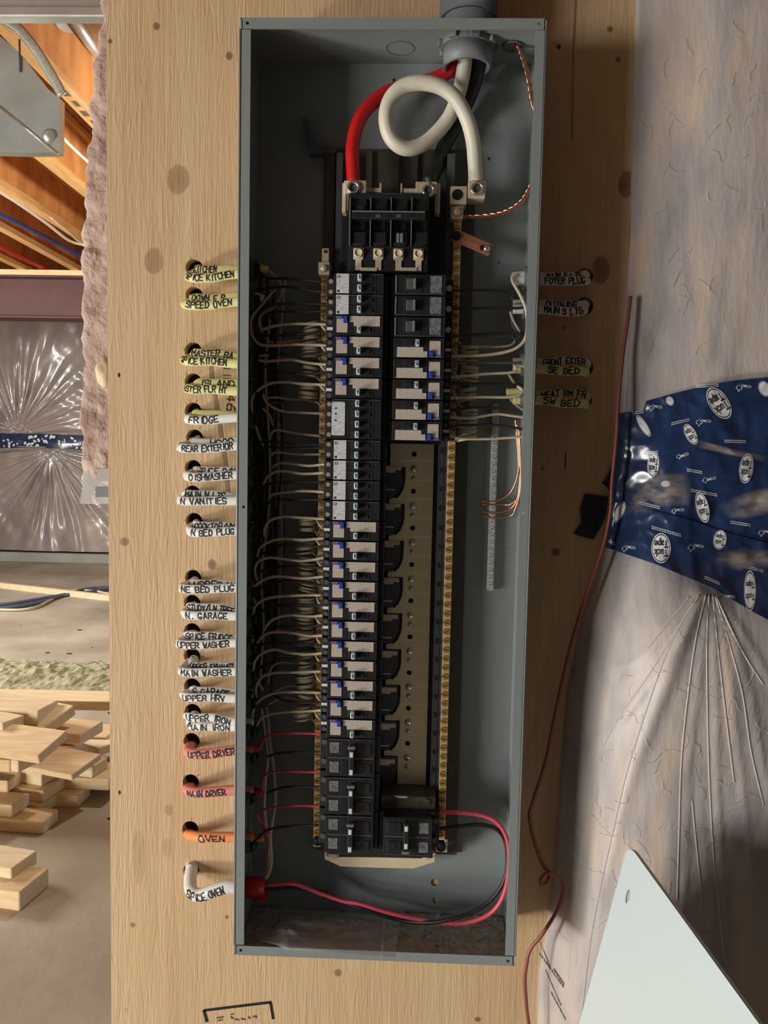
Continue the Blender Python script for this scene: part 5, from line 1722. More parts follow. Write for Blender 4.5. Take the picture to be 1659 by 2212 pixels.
# ================================================================== CABLES ON THE BOARD
def lettered(name, pts, a, b, material, text, x_start, x_end, cap, label, group, n=9, zoff=0.0, penw=0.0017):
    """flat cable along world points (x increasing over the lettered run) with marker lettering on the side that faces the room"""
    pp = smooth_path(pts, n)
    root = thing(name, pts[0], label, 'cable', group)
    part(MB().tube(pp, a, b, seg=14), 'jacket', material, root, True)
    if text:
        fr = frames(pp)
        i0 = max(range(len(pp)), key=lambda i: -pp[i].x if pp[i].y < -0.008 else -9)      # leftmost point of the run
        if pp[-1].x < pp[0].x and False:
            pass
        def mapf(s, t):
            x = x_start + s
            for i in range(i0, len(pp) - 1):
                if pp[i].x <= x <= pp[i + 1].x:
                    f = (x - pp[i].x) / max(1e-9, pp[i + 1].x - pp[i].x)
                    break
            else:
                i, f = (i0, 0.0) if x < pp[i0].x else (len(pp) - 2, 1.0)
            c = fr[i][0].lerp(fr[i + 1][0], f)
            nn = fr[i][2].lerp(fr[i + 1][2], f).normalized()
            bb = fr[i][3].lerp(fr[i + 1][3], f).normalized()
            if bb.z < 0:
                bb = -bb
            v = max(-0.97 * a, min(0.97 * a, t - cap / 2 + zoff))
            return c + bb * v + nn * (b * math.sqrt(max(0.0, 1 - (v / a) ** 2)) + 0.0003)
        part(ribbon_text(mapf, text, x_end - x_start, cap, penw, 0.5), 'lettering', 'ink', root)
    return root

LC_ = []   # (hole, y at mid, y at end, loop px, material, text, tx0, tx1, front?, label)
def left_cable(h, ym, ye, lx, material, text, tx0, tx1, front, label, a=0.0062, b=0.0036, cap=0.0080, exact_end=548):
    hx_, hy_ = LHOLES[h]
    if front:
        pts = [P(hx_ + 6, hy_ + 9, 0.06), P(hx_ + 1, hy_ + 10, 0.012), P(hx_ - 4, hy_ + 11, -0.004), P((hx_ - 5 + lx) / 2, (hy_ + ym) / 2 + 6, -0.018), P(lx + 5, ym - 2, -0.030), P(lx + 22, ym + 1, -0.040),
               P(hx_ + 42, ym, -0.044), P(480, (ym + ye) / 2, -0.046), P(512, ye, -0.048), P(exact_end, ye, -0.050)]
    else:
        pts = [P(hx_ + 12, hy_ + 4, 0.06), P(hx_ + 8, hy_ + 4, 0.012), P(hx_ + 5, hy_ + 5, -0.004), P(lx + 7, (hy_ + ym) / 2 + 3, -0.013), P(lx + 12, ym - 1, -0.021), P(lx + 30, ym, -0.027), P(470, ym, -0.031),
               P(512, ye, -0.036), P(exact_end, ye, -0.040)]
    y = -0.044 if front else -0.028
    return lettered('branch_cable', pts, a, b, material, text, P(tx0, ym, y).x, P(tx1, ym, y).x, cap, label, 'labelled cables on the plywood')
Yc, Wc = 'yellow_cable', 'white_cable'
for args in ((0, 583, 584, 416, Yc, 'KITCHEN', 419, 471, False, 'yellow cable lettered KITCHEN, upper of the topmost pair left of the panel'),
             (0, 600, 592, 404, Yc, 'SPICE KITCHEN', 398, 508, True, 'yellow cable lettered KITCHEN, lower of the topmost pair left of the panel'),
             (1, 645, 641, 410, Yc, 'DOWN E P', 417, 490, False, 'yellow cable behind the one lettered SPEED OVEN'),
             (1, 659, 652, 395, Yc, 'SPEED OVEN', 403, 503, True, 'yellow cable lettered SPEED OVEN'),
             (2, 764, 772, 410, Yc, 'MASTER BA', 416, 508, False, 'yellow cable lettered MASTER behind the third KITCHEN cable'),
             (2, 780, 786, 393, Yc, 'SPICE KITCHEN', 388, 492, True, 'yellow cable lettered ICE KITCHEN, third hole from the top'),
             (3, 828, 829, 420, Yc, 'ISLAND', 434, 512, False, 'yellow cable lettered ISLAND'),
             (3, 841, 845, 400, Yc, 'MASTER FLR HT', 384, 492, True, 'yellow cable lettered FLR HT'),
             (4, 896, 899, 412, Yc, '', 0, 0, False, 'yellow cable peeping out behind the FRIDGE cable'),
             (4, 907, 902, 400, Wc, 'FRIDGE', 409, 474, True, 'white cable lettered FRIDGE alone in its hole row'),
             (5, 957, 953, 410, Wc, 'HOOD', 457, 510, False, 'white cable lettered HOOD'),
             (5, 968, 963, 385, Wc, 'REAR EXTERIOR', 394, 505, True, 'white cable lettered REAR EXTERIOR'),
             (6, 1018, 1018, 424, Wc, 'SPICE DIN', 427, 512, False, 'white cable lettered SPICE above the DISHWASHER cable'),
             (6, 1030, 1026, 397, Wc, 'DISHWASHER', 410, 504, True, 'white cable lettered DISHWASHER'),
             (7, 1069, 1077, 395, Wc, 'MAIN N LTS', 402, 490, False, 'white cable lettered MAIN N LTS'),
             (7, 1082, 1082, 383, Wc, 'N VANITIES', 391, 492, True, 'white cable lettered VANITIES'),
             (8, 1137, 1137, 416, Wc, 'COOKTOP/HW', 422, 511, False, 'white cable lettered COOKTOP'),
             (8, 1150, 1147, 405, Wc, 'N BED PLUG', 414, 509, True, 'white cable lettered N BED PLUG'),
             (9, 1262, 1264, 410, Wc, 'UPPER N', 422, 505, False, 'white cable behind the NE BED PLUG cable'),
             (9, 1272, 1270, 388, Wc, 'NE BED PLUG', 392, 508, True, 'white cable lettered NE BED PLUG'),
             (10, 1313, 1320, 402, Wc, 'STUDY/LN TREE', 406, 510, False, 'white cable lettered STUDY'),
             (10, 1329, 1331, 394, Wc, 'N. GARAGE', 402, 493, True, 'white cable lettered N. GARAGE'),
             (11, 1374, 1381, 398, Wc, 'SPICE FRIDGE', 403, 505, False, 'white cable lettered SPICE FRIDGE'),
             (11, 1392, 1389, 381, Wc, 'UPPER WASHER', 384, 497, True, 'white cable lettered UPPER WASHER'),
             (12, 1440, 1440, 408, Wc, 'UPPER EXHAUST', 412, 510, False, 'white cable above the one lettered MAIN WASHER'),
             (12, 1452, 1451, 388, Wc, 'MAIN WASHER', 391, 502, True, 'white cable lettered MAIN WASHER'),
             (13, 1493, 1498, 410, Wc, 'S GARAGE', 418, 500, False, 'white cable lettered S GARAGE'),
             (13, 1506, 1509, 391, Wc, 'UPPER HRV', 395, 488, True, 'white cable lettered UPPER HRV'),
             (14, 1570, 1571, 404, Wc, 'MAIN IRON', 408, 500, False, 'white cable lettered MAIN IRON'),
             (14, 1550, 1560, 401, Wc, 'UPPER IRON', 402, 500, True, 'white cable lettered UPPER IRON'),
             (15, 1628, 1620, 404, 'red_cable', 'UPPER DRYER', 410, 510, True, 'red cable lettered UPPER DRYER'),
             (16, 1711, 1706, 404, 'red_cable', 'MAIN DRYER', 408, 491, True, 'red cable lettered MAIN DRYER'),
             (17, 1808, 1808, 412, 'orange_cable', 'OVEN', 434, 488, True, 'orange cable lettered OVEN'),):
    kw = {}
    if args[0] in (15, 16, 17):
        kw = dict(a=0.0070, b=0.0062)
    left_cable(*args, **kw)
# thick oven cable
pts = [P(415, 1862, 0.06), P(415, 1868, 0.008), P(413, 1885, -0.010), P(411, 1905, -0.024), P(414, 1925, -0.038), P(432, 1934, -0.046), P(460, 1925, -0.050), P(490, 1916, -0.052), P(515, 1915, -0.052), P(550, 1915, -0.052)]
lettered('branch_cable', pts, 0.0092, 0.0085, Wc, 'SPICE OVEN', P(410, 1920, -.05).x, P(487, 1920, -.05).x, 0.0100, 'thick white cable lettered SPICE OVEN, lowest on the left', 'labelled cables on the plywood')
# right-hand cables (x increasing: from the box to the hole)
def right_cable(h, yb, ym, yh, material, text, tx0, tx1, front, label, rx):
    hx_, hy_ = RHOLES[h]
    y = -0.040 if front else -0.026
    pts = [P(1108, yb, y - 0.004), P(1150, yb, y - 0.003), P(1180, yb + 1, y - 0.002), P(1215, ym, y), P(1245, ym, y + 0.002), P(rx - 6, (ym + yh) / 2, y + 0.008), P(rx, yh, y + 0.018), P((rx + hx_) / 2, (yh + hy_) / 2, -0.004), P(hx_ - 2, hy_, 0.012), P(hx_ - 4, hy_ - 2, 0.06)]
    pp = pts
    return lettered('branch_cable', pp, 0.0060, 0.0036, material, text, P(tx0, ym, y).x, P(tx1, ym, y).x, 0.0080, label, 'labelled cables on the plywood')
for args in ((0, 598, 597, 592, Wc, 'MAIN S LTS', 1180, 1255, False, 'white cable above the one lettered FOYER PLUG', 1266),
             (0, 606, 607, 606, Wc, 'FOYER PLUG', 1176, 1262, True, 'white cable lettered FOYER PLUG, right of the panel', 1268),
             (1, 657, 660, 657, Wc, 'OUTSIDE', 1178, 1245, False, 'white cable above the one lettered MAIN S LTS', 1264),
             (1, 668, 673, 670, Wc, 'MAIN S LTS', 1174, 1256, True, 'white cable lettered MAIN S LTS, right of the panel', 1262),
             (2, 783, 780, 786, Wc, 'FRONT EXTER', 1172, 1262, False, 'white cable lettered FRONT EXTER'),
             (2, 797, 801, 806, Yc, 'SE BED', 1182, 1250, True, 'yellow cable lettered SE BED'),
             (3, 852, 850, 856, Yc, 'HEAT RM FR', 1168, 1264, False, 'yellow cable lettered HEAT RM'),
             (3, 864, 871, 874, Yc, 'SW BED', 1172, 1250, True, 'yellow cable lettered SW BED')):
    right_cable(*args[:10], args[10] if len(args) > 10 else 1268)
for i, (py, pz) in enumerate(((602, -0.035), (664, -0.035), (788, -0.035), (858, -0.035))):
    root = thing('cable_clamp', P(1172, py, -0.036), 'grey cable clamp on the outside right of the panel, %s from the top' % ORD[i].replace('topmost', 'first'), 'cable clamp', 'cable clamps')
    c = P(1172, py, -0.036)
    part(MB().cyl((X1 + 0.0002, -0.036, c.z), (X1 + 0.012, -0.036, c.z), 0.0145, 0.0125, 18), 'collar', 'clamp_grey', root, True)
    part(MB().ring((X1 - 0.008, -0.036, c.z), (X1 - TS - 0.0002, -0.036, c.z), 0.0155, 0.011, 18), 'locknut', 'clamp_grey', root)
for i, h in enumerate((578, 645, 772, 836, 900, 958, 1022, 1079, 1142, 1267, 1326, 1385, 1446, 1503, 1565, 1620, 1706, 1808)):
    c = P(520, h + 8, -0.040)
    root = thing('cable_clamp', c, 'dark cable clamp inside the left wall of the panel, %s from the top' % ORD[i].replace('topmost', 'first'), 'cable clamp', 'cable clamps')
    part(MB().ring((X0 + TS + 0.0002, -0.046, c.z), (X0 + TS + 0.007, -0.046, c.z), 0.0135, 0.0095, 16), 'locknut', 'dark_grey', root)
    part(MB().box(X0 + TS + 0.007, X0 + TS + 0.014, -0.058, -0.034, c.z - 0.007, c.z + 0.007, 0.002), 'saddle', 'soft_black', root)
c = P(520, 1915, -0.052)
root = thing('cable_clamp', c, 'red plastic cable connector where the thick oven cable enters the box', 'cable clamp', 'cable clamps')
part(MB().ring((X0 - 0.006, -0.052, c.z), (X0 + 0.030, -0.052, c.z), 0.0135, 0.0100, 20), 'collar', 'red_clamp', root, True)
part(MB().box(X0 + 0.018, X0 + 0.031, -0.066, -0.040, c.z - 0.0142, c.z - 0.0105, 0.001), 'grip', 'red_clamp', root)

# ================================================================== WIRES INSIDE THE BOX
def wire(crop, pts, y0, y1, material, label, r=0.00165, group='wires in the panel'):
    n = len(pts)
    q = [PC(crop, p[0], p[1], (p[2] if len(p) > 2 else y0 + (y1 - y0) * i / (n - 1))) for i, p in enumerate(pts)]
    return cable('branch_wire', q, r, material, label, 'wire', group, 6, 7)
WW, BW, RW_ = 'white_wire', 'black_wire', 'red_wire'
ye, ys_ = -0.066, -0.048
LW = [('c5', [(690, 150), (740, 195), (780, 250), (790, 320), (740, 420), (660, 480), (630, 560), (650, 640)], 'pale wire looping down from the topmost left cable', WW, -.045, -.03),
      ('c5', [(745, 290), (650, 400), (570, 500), (560, 600), (600, 685), (680, 714), (900, 706), (1132, 712)], 'white wire to the fourth breaker in the left column', WW, ys_, ye),
      ('c5', [(720, 420), (640, 480), (625, 555), (650, 590), (750, 565), (900, 552), (1132, 556)], 'white wire to the third breaker in the left column', WW, ys_, ye),
      ('c5', [(665, 655), (720, 690), (850, 682), (985, 672)], 'short pale wire just above the fourth breaker wire, left', WW, -.03, -.03),
      ('c5', [(700, 785), (630, 790), (602, 815), (680, 830), (850, 820), (1000, 845), (1132, 856)], 'white wire with a tight hook to the fifth breaker, left', WW, ys_, ye),
      ('c5', [(655, 1480), (600, 1330), (566, 1180), (582, 1080), (680, 1005), (800, 986), (950, 1000), (1132, 1006)], 'white wire arching up to the sixth breaker, left', WW, ys_, ye),
      ('c5', [(650, 1075), (680, 1140), (780, 1200), (950, 1215), (1108, 1222)], 'white wire drooping toward the tall white label, left', WW, -.055, -.055),
      ('c5', [(660, 1110), (750, 1100), (900, 1118), (1062, 1095)], 'pale wire running below the sixth breaker, left', WW, -.035, -.035),
      ('c5', [(650, 1185), (700, 1235), (722, 1310)], 'short pale stub beside the sixth breaker wires, left', WW, -.04, -.03),
      ('c5', [(690, 1145), (760, 1138), (825, 1155)], 'short grey stub below the sixth breaker wires, left', 'grey_wire', -.035, -.03),
      ('c5', [(700, 1425), (712, 1370), (760, 1345), (900, 1370), (1082, 1390)], 'pale wire hooked to the foot of the tall white label, left', WW, -.045, -.05),
      ('c5', [(705, 1540), (750, 1510), (900, 1525), (1092, 1526)], 'pale wire to the eighth breaker, left', WW, -.045, -.05),
      ('c6', [(715, 175), (780, 140), (900, 150), (1000, 160), (1122, 146)], 'pale wire to the ninth breaker, left, upper', WW, -.045, ye),
      ('c6', [(650, 310), (680, 245), (740, 207), (820, 200), (950, 220), (1112, 212)], 'pale wire to the ninth breaker, left, lower', WW, -.045, ye),
      ('c6', [(570, 355), (640, 312), (740, 290), (900, 283), (1105, 283)], 'dark wire to the tenth breaker, left', BW, -.05, ye),
      ('c6', [(690, 400), (740, 370), (850, 355), (960, 348), (1112, 356)], 'pale wire to the tenth breaker, left', WW, -.045, ye),
      ('c6', [(680, 450), (740, 410), (900, 415), (1112, 412)], 'dark wire to the eleventh breaker, left', BW, -.045, ye),
      ('c6', [(672, 705), (660, 640), (700, 570), (800, 540), (900, 545), (1122, 558)], 'white wire arching to the twelfth breaker, left', WW, ys_, ye),
      ('c6', [(608, 835), (630, 770), (700, 725), (800, 705), (950, 712), (1112, 700)], 'white wire arching to the thirteenth breaker, left', WW, ys_, ye),
      ('c6', [(605, 1020), (590, 930), (620, 870), (700, 845), (800, 855), (950, 870), (1112, 845)], 'white wire arching to the fourteenth breaker, left', WW, ys_, ye),
      ('c6', [(602, 1205), (575, 1120), (600, 1050), (680, 1000), (780, 985), (950, 1000), (1112, 985)], 'white wire arching to the fifteenth breaker, left', WW, ys_, ye),
      ('c6', [(592, 1345), (580, 1240), (620, 1180), (700, 1145), (850, 1130), (1098, 1125)], 'white wire arching to the sixteenth breaker, left', WW, ys_, ye),
      ('c6', [(640, 1430), (680, 1350), (740, 1300), (850, 1275), (1000, 1285), (1102, 1275)], 'white wire arching to the seventeenth breaker, left', WW, ys_, ye),
      ('c6', [(585, 1515), (650, 1430), (740, 1400), (850, 1405), (1000, 1430), (1098, 1425)], 'white wire arching to the eighteenth breaker, left', WW, ys_, ye),
      ('c7', [(650, 385), (590, 270), (585, 180), (640, 110), (740, 80), (850, 105), (1000, 115), (1098, 105)], 'white wire arching to the nineteenth breaker, left', WW, ys_, ye),
      ('c7', [(690, 330), (702, 240), (740, 190), (820, 175), (920, 190), (962, 238)], 'pale wire arching behind the twentieth breaker wire, left', WW, -.035, -.035),
      ('c7', [(602, 440), (600, 350), (650, 280), (730, 255), (900, 250), (1092, 242)], 'white wire arching to the twentieth breaker, left', WW, ys_, ye),
      ('c7', [(570, 580), (590, 500), (650, 440), (740, 405), (850, 398), (1092, 402)], 'white wire arching to the twenty-first breaker, left', WW, ys_, ye),
      ('c7', [(690, 430), (800, 362), (900, 350), (960, 368)], 'pale wire behind the twenty-first breaker wire, left', WW, -.035, -.035),
      ('c7', [(602, 650), (640, 590), (720, 560), (850, 545), (1000, 540), (1092, 532)], 'white wire arching to the twenty-second breaker, left', WW, ys_, ye),
      ('c7', [(690, 490), (770, 450), (850, 440), (930, 462)], 'pale wire behind the twenty-second breaker wire, left', WW, -.035, -.035),
      ('c7', [(590, 850, -.05), (630, 800), (660, 745), (700, 722), (770, 705), (900, 705), (1118, 710)], 'red wire to the uppermost two-pole breaker, left', RW_, -.05, ye),
      ('c7', [(580, 1170, -.05), (640, 1150), (652, 1050), (690, 1003), (800, 990), (1000, 995), (1112, 985)], 'red wire to the middle two-pole breaker, left', RW_, -.05, ye),
      ('c7', [(690, 1450), (640, 1370), (610, 1320), (650, 1280), (760, 1255), (950, 1245), (1094, 1256)], 'red wire to the lowest two-pole breaker, left', RW_, -.05, ye),
      ('c7', [(680, 880), (760, 855), (870, 848), (1060, 842), (1118, 840)], 'black wire to the uppermost two-pole breaker, left', BW, -.05, ye),
      ('c7', [(680, 1150), (780, 1115), (900, 1105), (1110, 1105)], 'black wire to the middle two-pole breaker, left', BW, -.05, ye),
      ('c7', [(560, 1520), (610, 1490), (680, 1430), (800, 1405), (950, 1395), (1094, 1395)], 'black wire to the lowest two-pole breaker, left', BW, -.05, ye),
      ('c5', [(560, 180), (700, 210), (860, 215), (1000, 230), (1170, 245)], 'upper black wire to the topmost breaker, left', BW, -.05, ye),
      ('c5', [(600, 300), (780, 275), (900, 285), (1050, 310), (1170, 310)], 'lower black wire to the topmost breaker, left', BW, -.05, ye),
      ('c5', [(600, 520), (650, 450), (750, 405), (900, 400), (1170, 408)], 'upper black wire to the second breaker, left', BW, -.05, ye),
      ('c5', [(620, 560), (680, 480), (800, 460), (950, 462), (1170, 455)], 'lower black wire to the second breaker, left', BW, -.05, ye),
      ('c5', [(590, 620), (700, 640), (900, 630), (1140, 620)], 'black wire just under the third breaker wire, left', BW, -.05, ye),
      ('c5', [(600, 730), (700, 770), (900, 780), (1140, 770)], 'black wire just under the fourth breaker wire, left', BW, -.05, ye),
      ('c5', [(610, 900), (680, 870), (800, 910), (960, 925), (1140, 915)], 'black wire just under the fifth breaker wire, left', BW, -.05, ye),
      ('c5', [(570, 1480), (620, 1440), (720, 1430), (900, 1450), (1150, 1455)], 'black wire to the eighth breaker, left', BW, -.05, ye),
      ('c6', [(600, 30), (700, 20), (900, 30), (1150, 25)], 'black wire to the eighth breaker, left, lower', BW, -.05, ye),
      ('c6', [(620, 830), (720, 775), (800, 750), (950, 755), (1120, 770)], 'black wire just under the thirteenth breaker wire, left', BW, -.045, ye),
      ('c6', [(590, 970), (700, 925), (830, 910), (960, 915), (1120, 925)], 'black wire just under the fourteenth breaker wire, left', BW, -.045, ye),
      ('c6', [(600, 1090), (700, 1040), (850, 1020), (1120, 1060)], 'black wire just under the fifteenth breaker wire, left', BW, -.045, ye),
      ('c6', [(620, 1260), (720, 1210), (900, 1200), (1120, 1205)], 'black wire just under the sixteenth breaker wire, left', BW, -.045, ye),
      ('c6', [(650, 1400), (760, 1360), (900, 1365), (1110, 1350)], 'black wire just under the seventeenth breaker wire, left', BW, -.045, ye),
      ('c7', [(580, 60), (700, 30), (850, 40), (1110, 50)], 'black wire just under the eighteenth breaker wire, left', BW, -.045, ye),
      ('c7', [(600, 230), (680, 190), (800, 150), (1110, 190)], 'black wire just under the nineteenth breaker wire, left', BW, -.045, ye),
      ('c7', [(600, 480), (700, 420), (850, 470), (1110, 480)], 'black wire just under the twenty-first breaker wire, left', BW, -.040, ye)]
for crop, pts, lab, mt_, a, b in LW:
    wire(crop, pts, a, b, mt_, lab, 0.0019 if mt_ is WW and b == ye else 0.0017)
# bundle gathered along the left wall
rb = random.Random(5)
for k in range(9):
    pts = []
    x = 560 + 6 * k
    for py in range(600 + 30 * (k % 4), 1560 - 40 * (k % 3), 110):
        pts.append(P(x + rb.uniform(-9, 9) - (py - 600) * 0.008, py, -0.020 - 0.004 * (k % 4) + rb.uniform(-0.004, 0.004)))
    cable('branch_wire', pts, 0.0019, (BW, 'grey_wire', BW, WW, BW)[k % 5], '%s strand counted from the left wall, in the tangled vertical wire bundle' % ORD[k].replace('topmost', 'first'), 'wire', 'wires in the panel', 8, 7)
for crop, pts, lab in (('c6', [(660, 1000), (700, 1080), (715, 1110)], 'short copper end near the left wall, beside the zinc bar foot'), ('c6', [(640, 700), (630, 800), (650, 900), (680, 980)], 'bare copper ground wire down the left wall'),
                       ('c6', [(620, 980), (610, 1050), (640, 1120), (700, 1060)], 'bare copper ground wire bending below the left zinc bar')):
    wire(crop, pts, -.03, -.02, 'copper', lab, 0.0012)
# long pale wires down to the bottom
cable('branch_wire', path('c7', [(676, 500, -.03), (690, 620, -.032), (700, 760, -.035), (722, 900, -.038), (738, 1050, -.04), (742, 1230, -.042), (722, 1350, -.044), (704, 1480, -.046)]) + path('c8', [(712, 380, -.048), (706, 460, -.050), (680, 530, -.052), (620, 580, -.052), (560, 600, -.052)]), 0.0024, WW, 'long white wire dropping along the left side to the red connector, right strand', 'wire', 'wires in the panel')
cable('branch_wire', path('c7', [(640, 520, -.028), (660, 650, -.03), (690, 880, -.034), (668, 1060, -.036), (662, 1250, -.04), (676, 1420, -.044)]) + path('c8', [(692, 230, -.046), (700, 400, -.048), (688, 500, -.050), (640, 570, -.052), (560, 598, -.052)]), 0.0021, 'white_cable', 'long white wire dropping along the left side to the red connector, left strand', 'wire', 'wires in the panel')
cable('branch_wire', path('c8', [(640, 60, -.05), (650, 150, -.05), (690, 260, -.05), (680, 400, -.05), (655, 560, -.052)]), 0.0011, RW_, 'thin red wire beside the long white wires at bottom left', 'wire', 'wires in the panel')
cable('branch_wire', path('c8', [(600, 590, -.052), (720, 592, -.058), (850, 582, -.058), (950, 605, -.05), (1080, 655, -.045), (1250, 712, -.045)]) + path('c9', [(60, 705, -.047), (300, 778, -.052), (560, 828, -.058), (760, 846, -.062), (900, 820, -.066), (1010, 760, -.068), (1085, 650, -.070), (1120, 500, -.072), (1128, 350, -.072), (1105, 220, -.070), (1045, 125, -.068), (950, 75, -.066), (800, 52, -.066), (585, 45, -.066)]), 0.0029, 'pink_red_wire', 'long red wire looping round the bottom to the right two-pole breaker', 'wire', 'wires in the panel', 8, 9)
cable('branch_wire', path('c8', [(600, 600, -.05), (720, 620, -.05), (880, 610, -.046), (1060, 640, -.038), (1250, 720, -.034)]) + path('c9', [(80, 740, -.040), (350, 822, -.046), (560, 838, -.062), (700, 816, -.068), (850, 770, -.066), (970, 700, -.064), (1060, 600, -.064), (1108, 480, -.064), (1112, 330, -.062), (1085, 225, -.060), (1020, 160, -.060), (900, 138, -.060), (780, 150, -.062), (600, 172, -.066)]), 0.0029, BW, 'long black wire looping round the bottom to the right two-pole breaker', 'wire', 'wires in the panel', 8, 9)
# stripped yellow and red jackets inside the left wall
for crop, pts, mt_, lab, r in (('c5', [(540, 130), (600, 132), (685, 150)], Yc, 'stripped yellow jacket end inside the topmost left entry', 0.005), ('c5', [(540, 340), (600, 345), (655, 365)], Yc, 'stripped yellow jacket end inside the second left entry', 0.005),
                               ('c7', [(540, 825), (600, 815), (640, 800)], RW_, 'stripped red jacket end of the UPPER DRYER cable inside the box', 0.005), ('c7', [(545, 1165), (590, 1160), (650, 1140)], RW_, 'stripped red jacket end of the MAIN DRYER cable inside the box', 0.005),
                               ('c8', [(545, 225), (590, 240), (660, 240)], 'orange_cable', 'stripped orange jacket end inside the box', 0.005)):
    cable('cable_jacket', [PC(crop, u, v, -0.048) for u, v in pts], r, mt_, lab, 'cable', 'stripped jacket ends', 6, 10)

RWI = [([(1000, 105), (990, 160), (1040, 250), (1085, 350), (1102, 450), (1092, 580), (1040, 650), (950, 690), (800, 715), (640, 722), (515, 724)], WW, -.05, ye, 'bright white wire bowing past the right flange to the fourth right breaker', .0021),
       ([(1090, 800), (1015, 800), (1020, 832), (960, 848), (800, 856), (650, 870), (510, 882)], WW, -.05, ye, 'white wire to the fifth right breaker', .0019),
       ([(1030, 950), (1066, 978), (1040, 1014), (950, 1030), (750, 1030), (508, 1036)], WW, -.05, ye, 'white wire hooked to the sixth right breaker', .0019),
       ([(1085, 1180), (1000, 1170), (880, 1156), (750, 1176), (640, 1186), (505, 1176)], WW, -.05, ye, 'white wire to the seventh right breaker', .0019),
       ([(1085, 1325), (900, 1336), (750, 1342), (600, 1336), (500, 1310)], WW, -.05, ye, 'white wire to the eighth right breaker', .0019),
       ([(975, 390), (1000, 460), (1055, 555)], WW, -.04, -.04, 'short white wire slanting beside the right wall, uppermost', .0018),
       ([(965, 860), (1010, 930), (1055, 955)], WW, -.04, -.04, 'short white wire slanting beside the right wall, middle', .0018),
       ([(975, 1040), (1015, 1085), (1075, 1125)], WW, -.04, -.04, 'short white wire slanting beside the right wall, lowest', .0018),
       ([(1020, 590), (985, 638), (880, 655), (700, 650)], WW, -.03, -.04, 'pale wire curving to the uppermost right pigtail', .0017),
       ([(1000, 560), (940, 572), (800, 578), (640, 570)], 'grey_wire', -.03, -.04, 'grey wire above the uppermost right pigtail', .0017),
       ([(1080, 560), (1000, 552), (780, 556), (600, 572), (500, 580)], BW, -.05, ye, 'black wire to the third right breaker', .0018),
       ([(1000, 270), (960, 245), (880, 234), (750, 230), (570, 236), (490, 236)], BW, -.05, ye, 'black wire to the topmost right breaker', .0018),
       ([(1090, 345), (1040, 365), (900, 362), (750, 365), (630, 372), (490, 368)], BW, -.05, ye, 'black wire to the second right breaker', .0018),
       ([(1080, 770), (900, 775), (700, 770), (490, 780)], 'grey_wire', -.045, ye, 'grey wire to the fifth right breaker', .0017),
       ([(1080, 925), (1000, 938), (850, 930), (700, 928), (490, 930)], BW, -.045, ye, 'black wire to the sixth right breaker', .0018),
       ([(1085, 1160), (1000, 1130), (880, 1114), (700, 1106), (560, 1126), (490, 1124)], BW, -.055, ye, 'black wire to the seventh right breaker', .0018),
       ([(1085, 1275), (1000, 1256), (880, 1240), (700, 1238), (540, 1246), (490, 1245)], BW, -.055, ye, 'black wire to the eighth right breaker', .0018),
       ([(985, 280), (1000, 330), (980, 400), (990, 480), (1030, 560)], 'grey_wire', -.03, -.035, 'grey wire running down beside the right wall', .0017),
       ([(990, 560), (1010, 600), (1040, 590), (1060, 540)], BW, -.04, -.045, 'short black wire tangled near the right wall', .0018)]
for pts, mt_, a, b, lab, r in RWI:
    wire('c4', pts, a, b, mt_, lab, r)
for crop, pts, lab in (('c10', [(1040, -180), (1050, -60), (1062, 100), (1060, 200), (1030, 300), (980, 370), (900, 405), (800, 408)], 'bare copper wire bending to the right zinc bar, uppermost strand'),
                       ('c10', [(1050, -160), (1068, 60), (1072, 230), (1058, 380), (1000, 430), (950, 432), (800, 430)], 'bare copper wire bending to the right zinc bar, second strand'),
                       ('c10', [(1060, -140), (1076, 100), (1070, 300), (1050, 400), (1000, 465), (900, 490), (800, 482)], 'bare copper wire bending to the right zinc bar, third strand'),
                       ('c10', [(1068, -120), (1078, 140), (1074, 340), (1040, 460), (1010, 510), (920, 525), (800, 515)], 'bare copper wire bending to the right zinc bar, lowest strand')):
    wire(crop, pts, -.045, -.014, 'copper', lab, 0.0014)
# stripped jackets inside the right wall
for i, (v, mt_) in enumerate(((115, Wc), (350, 'clamp_grey'), (790, 'clamp_grey'), (985, Yc))):
    cable('cable_jacket', [PC('c4', u, v + 6 * k, -0.040) for k, u in enumerate((1120, 1060, 1005 if i != 3 else 945))], 0.0055, mt_, 'stripped jacket end inside the right wall, %s from the top' % ORD[i].replace('topmost', 'first'), 'cable', 'stripped jacket ends', 5, 10)

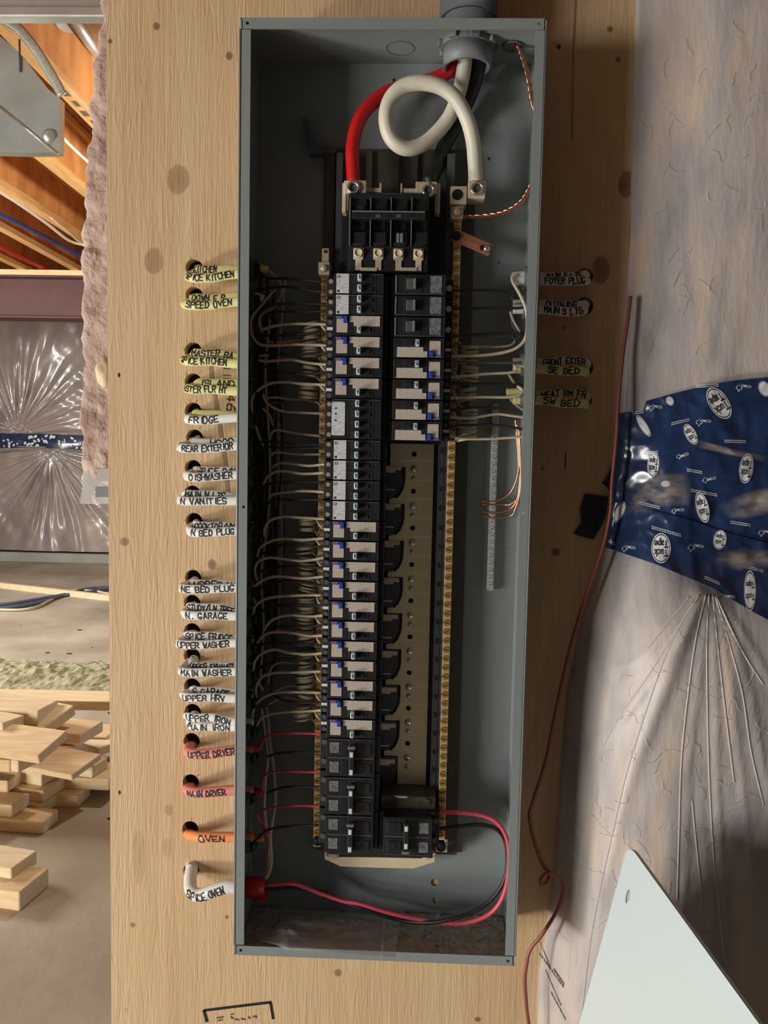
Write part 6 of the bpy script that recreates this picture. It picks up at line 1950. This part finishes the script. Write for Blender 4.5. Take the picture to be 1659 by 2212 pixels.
# ================================================================== BAG AND DUST IN THE BOTTOM
zf = Z0 + TS
mb = MB()
nu, nv = 60, 34
topc = [(770, 905), (800, 800), (900, 785), (1100, 800), (1400, 815), (1668, 842)]
botc = [(640, 1012), (760, 1045), (830, 1078), (1100, 1095), (1400, 1115), (1640, 1132)]
vs = []
for j in range(nv):
    t = j / (nv - 1)
    for i in range(nu):
        s_ = i / (nu - 1)
        A, B = curve_at(topc, s_), curve_at(botc, s_)
        u, v = A[0] + (B[0] - A[0]) * t, A[1] + (B[1] - A[1]) * t
        z = zf + 0.004 + 0.0115 * sstep(0.45, 1.0, t) + 0.012 * math.exp(-((s_ - 0.45) / 0.35) ** 2) * math.sin(PI * t)
        p = UZ(380 + u / 3.456, 1740 + v / 3.456, z)
        nn = noise.noise((p.x * 40, p.y * 60, 3)) * 0.004 + (1 - abs(noise.noise((p.x * 70 + p.y * 40, p.y * 90, 7)))) * 0.003
        vs.append(Vector((p.x, p.y, max(zf + 0.001, p.z + nn * math.sin(PI * min(1, t + 0.15))))))
mb.add(vs, [(j * nu + i, j * nu + i + 1, (j + 1) * nu + i + 1, (j + 1) * nu + i) for j in range(nv - 1) for i in range(nu - 1)])
bag = thing('plastic_bag', (vs[0].x, vs[0].y, zf), 'crumpled clear plastic bag lying in the bottom of the panel box', 'plastic bag')
part(mb, 'bag_film', 'clear_bag', bag, True)
sp1 = [vs[j * nu + nu - 6] + Vector((0, 0, 0.0008)) for j in range(nv)]
part(MB().tube(sp1, 0.0008, seg=5), 'bag_seam', 'clear_bag', bag, True)
mat('dust', S(192, 186, 170), 0.95, color2=S(160, 154, 140), noise_scale=90, detail=6, bump=0.8, bump_scale=120)
mb = MB()
xs, ys = lin(X0 + 0.004, X1 - 0.004, 110), lin(-D + 0.004, -0.006, 40)
mb.add([Vector((x, y, zf + 0.0002 + max(0, 0.0016 * (noise.noise((x * 60, y * 60, 0)) + 0.2) + 0.0014 * noise.noise((x * 200, y * 200, 3))))) for y in ys for x in xs], [(j * 110 + i, j * 110 + i + 1, (j + 1) * 110 + i + 1, (j + 1) * 110 + i) for j in range(39) for i in range(109)])
for k in range(60):
    x, y = random.uniform(X0 + 0.03, X1 - 0.01), random.uniform(-D + 0.01, -0.01)
    s_ = random.uniform(0.001, 0.0028)
    mb.box(x, x + s_ * 1.8, y, y + s_, zf + 0.0004, zf + 0.001 + s_)
tag(mb.build('box_dust', 'dust'), 'grey dust and crumbs covering the floor of the panel box', 'dust', None, 'stuff')
